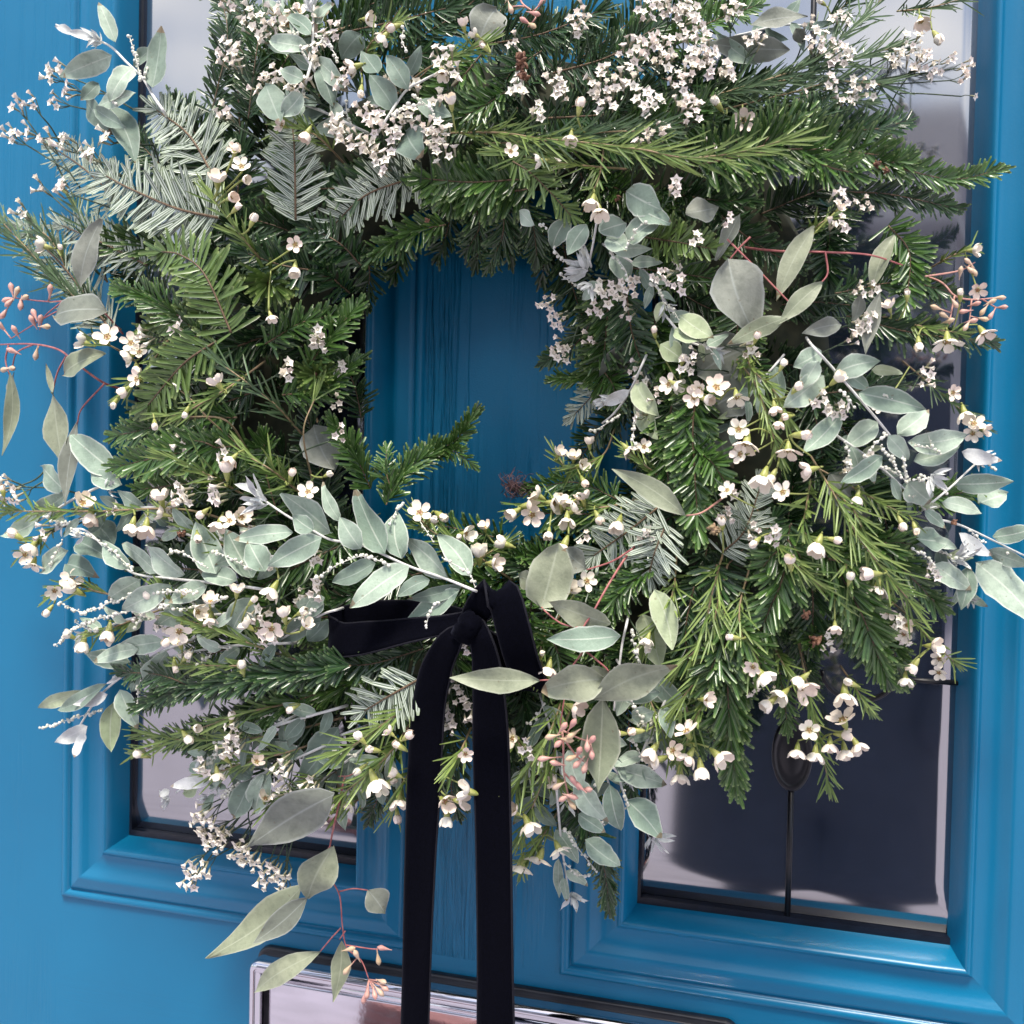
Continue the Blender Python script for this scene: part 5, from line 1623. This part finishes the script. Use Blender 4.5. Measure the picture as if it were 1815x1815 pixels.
for w_ in WF + EX:
    waxflower(w_[0], w_[1], w_[2], w_[3] if len(w_) > 3 else None, w_[4] if len(w_) > 4 else None)

# --- statice heads
ST = [(33, 188, 5), (57, 181, 4), (23, 239, 7), (50, 235, 5), (89, 134, 5), (106, 124, 4), (100, 178, 6), (124, 161, 6), (87, 249, 8), (114, 255, 9), (161, 272, 7), (72, 333, 5), (111, 336, 3), (37, 373, 4), (410, 97, 12), (422, 110, 8), (464, 158, 9), (487, 134, 10),
      (538, 158, 12), (470, 57, 14), (497, 34, 12), (403, 202, 7), (602, 235, 6), (447, 37, 12), (407, 10, 8), (667, 218, 10), (620, 249, 9), (607, 222, 8), (637, 259, 9), (664, 266, 8), (681, 286, 12), (701, 232, 14), (721, 208, 9), (748, 229, 9), (782, 232, 11), (768, 252, 9),
      (788, 269, 12), (788, 108, 12), (802, 134, 9), (1030, 20, 6), (1027, 44, 10), (987, 145, 8), (997, 165, 6), (1124, 91, 20), (1151, 77, 14), (1071, 151, 28), (1077, 181, 12), (1118, 141, 16), (1148, 182, 18), (1165, 235, 9), (1145, 252, 7), (1151, 20, 16), (1178, 10, 14), (1202, 13, 12),
      (1178, 84, 14), (1178, 111, 9), (1205, 151, 9), (953, 198, 6), (1195, 333, 5), (970, 538, 9), (990, 571, 9), (1081, 518, 13), (1118, 508, 9), (1054, 548, 5), (1111, 551, 6), (1175, 494, 9), (1205, 504, 6), (1225, 57, 22), (1242, 91, 26), (1255, 114, 16), (1215, 20, 18), (1218, 134, 9),
      (1229, 202, 17), (1212, 185, 9), (1336, 74, 9), (1450, 74, 18), (1474, 94, 16), (1494, 97, 14), (1491, 37, 9), (1528, 158, 13), (1501, 178, 9), (1474, 148, 6), (1588, 104, 11), (1622, 77, 12), (1645, 118, 24), (1622, 113, 9), (1491, 353, 7), (1531, 363, 7), (1487, 397, 7), (1518, 514, 6), (1534, 571, 11),
      (1507, 598, 5), (3, 879, 6), (20, 859, 7), (30, 879, 5), (77, 943, 6), (289, 1104, 5), (333, 1151, 6), (464, 1091, 9), (481, 1122, 14), (319, 872, 6), (387, 876, 6), (997, 630, 9), (987, 610, 6), (818, 1141, 4), (1225, 630, 6), (1215, 650, 5), (1642, 654, 4), (1635, 674, 5), (1484, 728, 9), (1454, 711, 7),
      (1289, 869, 6), (1333, 939, 6), (1370, 950, 5), (1602, 1128, 8), (353, 1437, 6), (356, 1464, 7), (373, 1447, 7), (376, 1474, 13), (380, 1494, 9), (397, 1484, 9), (343, 1538, 7), (339, 1561, 7), (363, 1538, 5), (427, 1511, 11), (434, 1497, 7), (447, 1524, 9), (477, 1541, 9), (467, 1558, 6), (501, 1551, 9), (504, 1571, 4),
      (360, 1356, 5), (417, 1292, 7), (420, 1316, 7), (403, 1326, 7), (504, 1356, 7), (508, 1417, 8), (508, 1390, 7), (555, 1390, 7), (575, 1434, 11), (806, 1213, 6), (818, 1236, 6), (784, 1240, 4), (800, 1280, 7), (936, 1323, 5), (832, 1265, 6), (560, 95, 10), (590, 60, 10), (610, 140, 10), (520, 150, 8), (650, 200, 9), (1300, 20, 10), (1290, 130, 8), (330, 880, 6), (300, 905, 6)]
LONG = {(353, 1437): (500, 1360), (376, 1474): (560, 1380), (343, 1538): (430, 1440), (339, 1561): (440, 1450), (427, 1511): (560, 1330), (477, 1541): (590, 1390), (501, 1551): (540, 1410), (380, 1494): (520, 1400), (1645, 118): (1500, 170), (1622, 77): (1500, 150), (33, 188): (120, 330), (23, 239): (130, 310)}
for x, y, n in ST:
    statice(x, y, n, extra=.004 if 770 < x < 840 and y > 1200 else .020 if 300 < x < 1500 else .012, base=LONG.get((x, y)), sz=19.5)
n_ = 0
while n_ < 60:
    x, y = U(110, 1690), U(20, 1480)
    if y < 560 and x < 640 and y > 300 or not clear(x, y, 24) or (700 < x < 930 and 1030 < y):
        continue
    n_ += 1
    statice(x, y, random.randrange(3, 6), extra=U(.006, .020), sz=U(17, 23))
for bx, pts in (((1460, 135), [(1713, 118, 3), (1682, 108, 3), (1706, 141, 3)]), ((1455, 150), [(1723, 170, 1)])):
    for x, y, n in pts:
        statice(x, y, n, extra=.014, base=(bx[0] + U(0, 150), bx[1] + (8 if n > 1 else 15)), sz=20)

# --- dry bits
def dry_bud(x, y, r, n, col='brown', off=.020, spread=1.0):
    k = mpp(x, y)
    c = P(x, y, Dp(x, y) + off)
    mb = MB()
    for i in range(int(n * 1.6)):
        d = (outward(c) * U(.1, 1) + V((U(-1, 1), U(-1, 1), U(-1, 1))) * spread).normalized()
        ball(mb, c + d * (r * k * U(.1, .7)), r * k * U(.14, .26), (d + V((U(-1, 1), U(-1, 1), U(-1, 1)))) * 1.0, U(1.2, 2.2), 5, 4, R(), taper=-.3)
    obj('dry_bud', mb, M[col], wreath, org=c)
for a in ((1429, 1090, 12, 14), (1446, 1136, 15, 18), (1268, 938, 16, 16, 'wax_bark'), (924, 110, 18, 18), (928, 135, 14, 12), (1555, 290, 11, 12), (1573, 302, 10, 10), (758, 392, 8, 8), (322, 946, 10, 10), (1040, 372, 8, 8), (1690, 925, 9, 9), (1096, 352, 8, 8)):
    dry_bud(*a)
mb = MB()
c0 = P(912, 868, Dp(912, 868) + .004)
for i in range(55):
    p0 = c0 + V((U(-1, 1), U(-1, 1), U(-1, 1))) * .004
    q = [p0]
    for _ in range(4):
        q.append(q[-1] + V((U(-1, 1), U(-1, 1), U(-1, 1) + .15)) * .005)
    tube(mb, spline(q, .003), .00022, .00015, 3, cap=False)
obj('moss_tuft', mb, M['fibre'], wreath, org=c0, kind='stuff')

# ------------------------------------------------------------------ velvet ribbon
bow = link('ribbon_bow', None, None, P(827, 1112, .12), category='ribbon',
           label='black velvet ribbon bow tied at the wreath foot, two long tails hanging down')
def strip(path, wid, name, widvec=None, thick=.0011, mi='velvet', sway=0.0, parent=None, n=40):
    """path: [(x, y, depth)], wid: width in metres per path point (one number or list); widvec: direction across the ribbon"""
    pts = [P(x, y, d) for x, y, d in path]
    c = spline(pts, .0045)
    T = tangents(c)
    m = len(c)
    # arc position of each path point for the width
    mb, ed = MB(), MB()
    vs, fs = [], []
    rowsL, rowsR = [], []
    for i, p in enumerate(c):
        t = i / (m - 1)
        q = t * (len(path) - 1)
        a = min(int(q), len(path) - 2)
        wv = widvec
        if isinstance(widvec, list):
            wv = widvec[a].lerp(widvec[a + 1], q - a)
        if wv is None:
            wv = T[i].cross(outward(p))
        w = wid if not isinstance(wid, (list, tuple)) else wid[a] + (wid[a + 1] - wid[a]) * (q - a)
        s = (wv - T[i] * wv.dot(T[i])).normalized()
        nn = T[i].cross(s).normalized()
        row = []
        K = 6
        for j in range(K + 1):
            x = 2 * j / K - 1
            bow_ = sway * (x * x) + .0006 * math.sin(t * 9 + x * 2.2)
            row.append(p + s * (x * w / 2) + nn * bow_)
        vs += [r - nn * (thick / 2) for r in row] + [r + nn * (thick / 2) for r in row]
        rowsL.append(row[0])
        rowsR.append(row[-1])
    k = 7
    for i in range(m - 1):
        o, e = i * 2 * k, (i + 1) * 2 * k
        for j in range(k - 1):
            fs.append((o + j, o + j + 1, e + j + 1, e + j))
            fs.append((o + k + j + 1, o + k + j, e + k + j, e + k + j + 1))
        fs.append((o + k, o, e, e + k))
        fs.append((o + k - 1, o + 2 * k - 1, e + 2 * k - 1, e + k - 1))
    mb.add(vs, fs)
    s_ = obj(name, mb, M['velvet'], parent or bow, org=pts[0])
    tube(ed, rowsL, .0007, .0007, 5)
    tube(ed, rowsR, .0007, .0007, 5)
    obj('selvedge', ed, M['velvet_edge'], s_, org=pts[0])
    return s_
KB = mpp(830, 1110, .13)
dB = .126
XD = V((1, 0, 0))
def band(p):
    return V(p)
strip([(835, 1098, dB + .002), (790, 1108, dB + .004), (730, 1117, dB + .004), (660, 1129, dB + .001), (602, 1134, dB - .004), (587, 1118, dB - .014), (620, 1101, dB - .022), (690, 1092, dB - .022), (780, 1092, dB - .014), (832, 1100, dB - .006)],
      [.009, .0105, .0135, .0172, .0182, .0178, .0175, .016, .012, .009], 'loop', widvec=V((-.05, .32, 1)).normalized())
strip([(832, 1108, dB + .002), (850, 1078, dB + .010), (874, 1052, dB + .012), (893, 1060, dB + .016), (908, 1110, dB + .017), (925, 1170, dB + .012), (940, 1210, dB + .000), (930, 1222, dB - .014), (905, 1180, dB - .022), (868, 1130, dB - .014), (836, 1110, dB - .004)],
      [.010, .015, .018, .0185, .0185, .0185, .018, .018, .016, .013, .010], 'loop', widvec=V((1, -.25, .12)).normalized())
strip([(834, 1108, dB + .004), (806, 1128, dB + .009), (782, 1166, dB + .006), (766, 1215, dB + .002), (757, 1280, dB - .002), (751, 1400, dB - .004), (744, 1560, dB - .006), (735, 1815, dB - .008), (730, 1950, dB - .010)],
      [.010, .017, .0185, .0185, .0175, .0170, .0165, .0160, .0155], 'tail', widvec=V((1, -.1, .06)).normalized())
strip([(836, 1104, dB + .008), (848, 1124, dB + .012), (860, 1165, dB + .010), (866, 1230, dB + .006), (869, 1300, dB + .003), (873, 1420, dB + .001), (876, 1560, dB - .001), (878, 1815, dB - .003), (880, 1950, dB - .004)],
      [.010, .016, .0188, .0188, .0190, .0193, .0197, .0205, .0208], 'tail', widvec=V((1, -.05, -.03)).normalized())
mb = MB()
kc = P(829, 1112, dB + .010)
ball(mb, kc, .0064, V((.35, 0, 1)), 1.3, 16, 12)
for i, q in enumerate(mb.v):
    e = (q - kc)
    mb.v[i] = kc + e * (1 + .42 * noise.noise(V((q.x * 330, q.y * 330, q.z * 120)))) - V((0, 0, 0))
obj('knot', mb, M['velvet'], bow, org=kc)
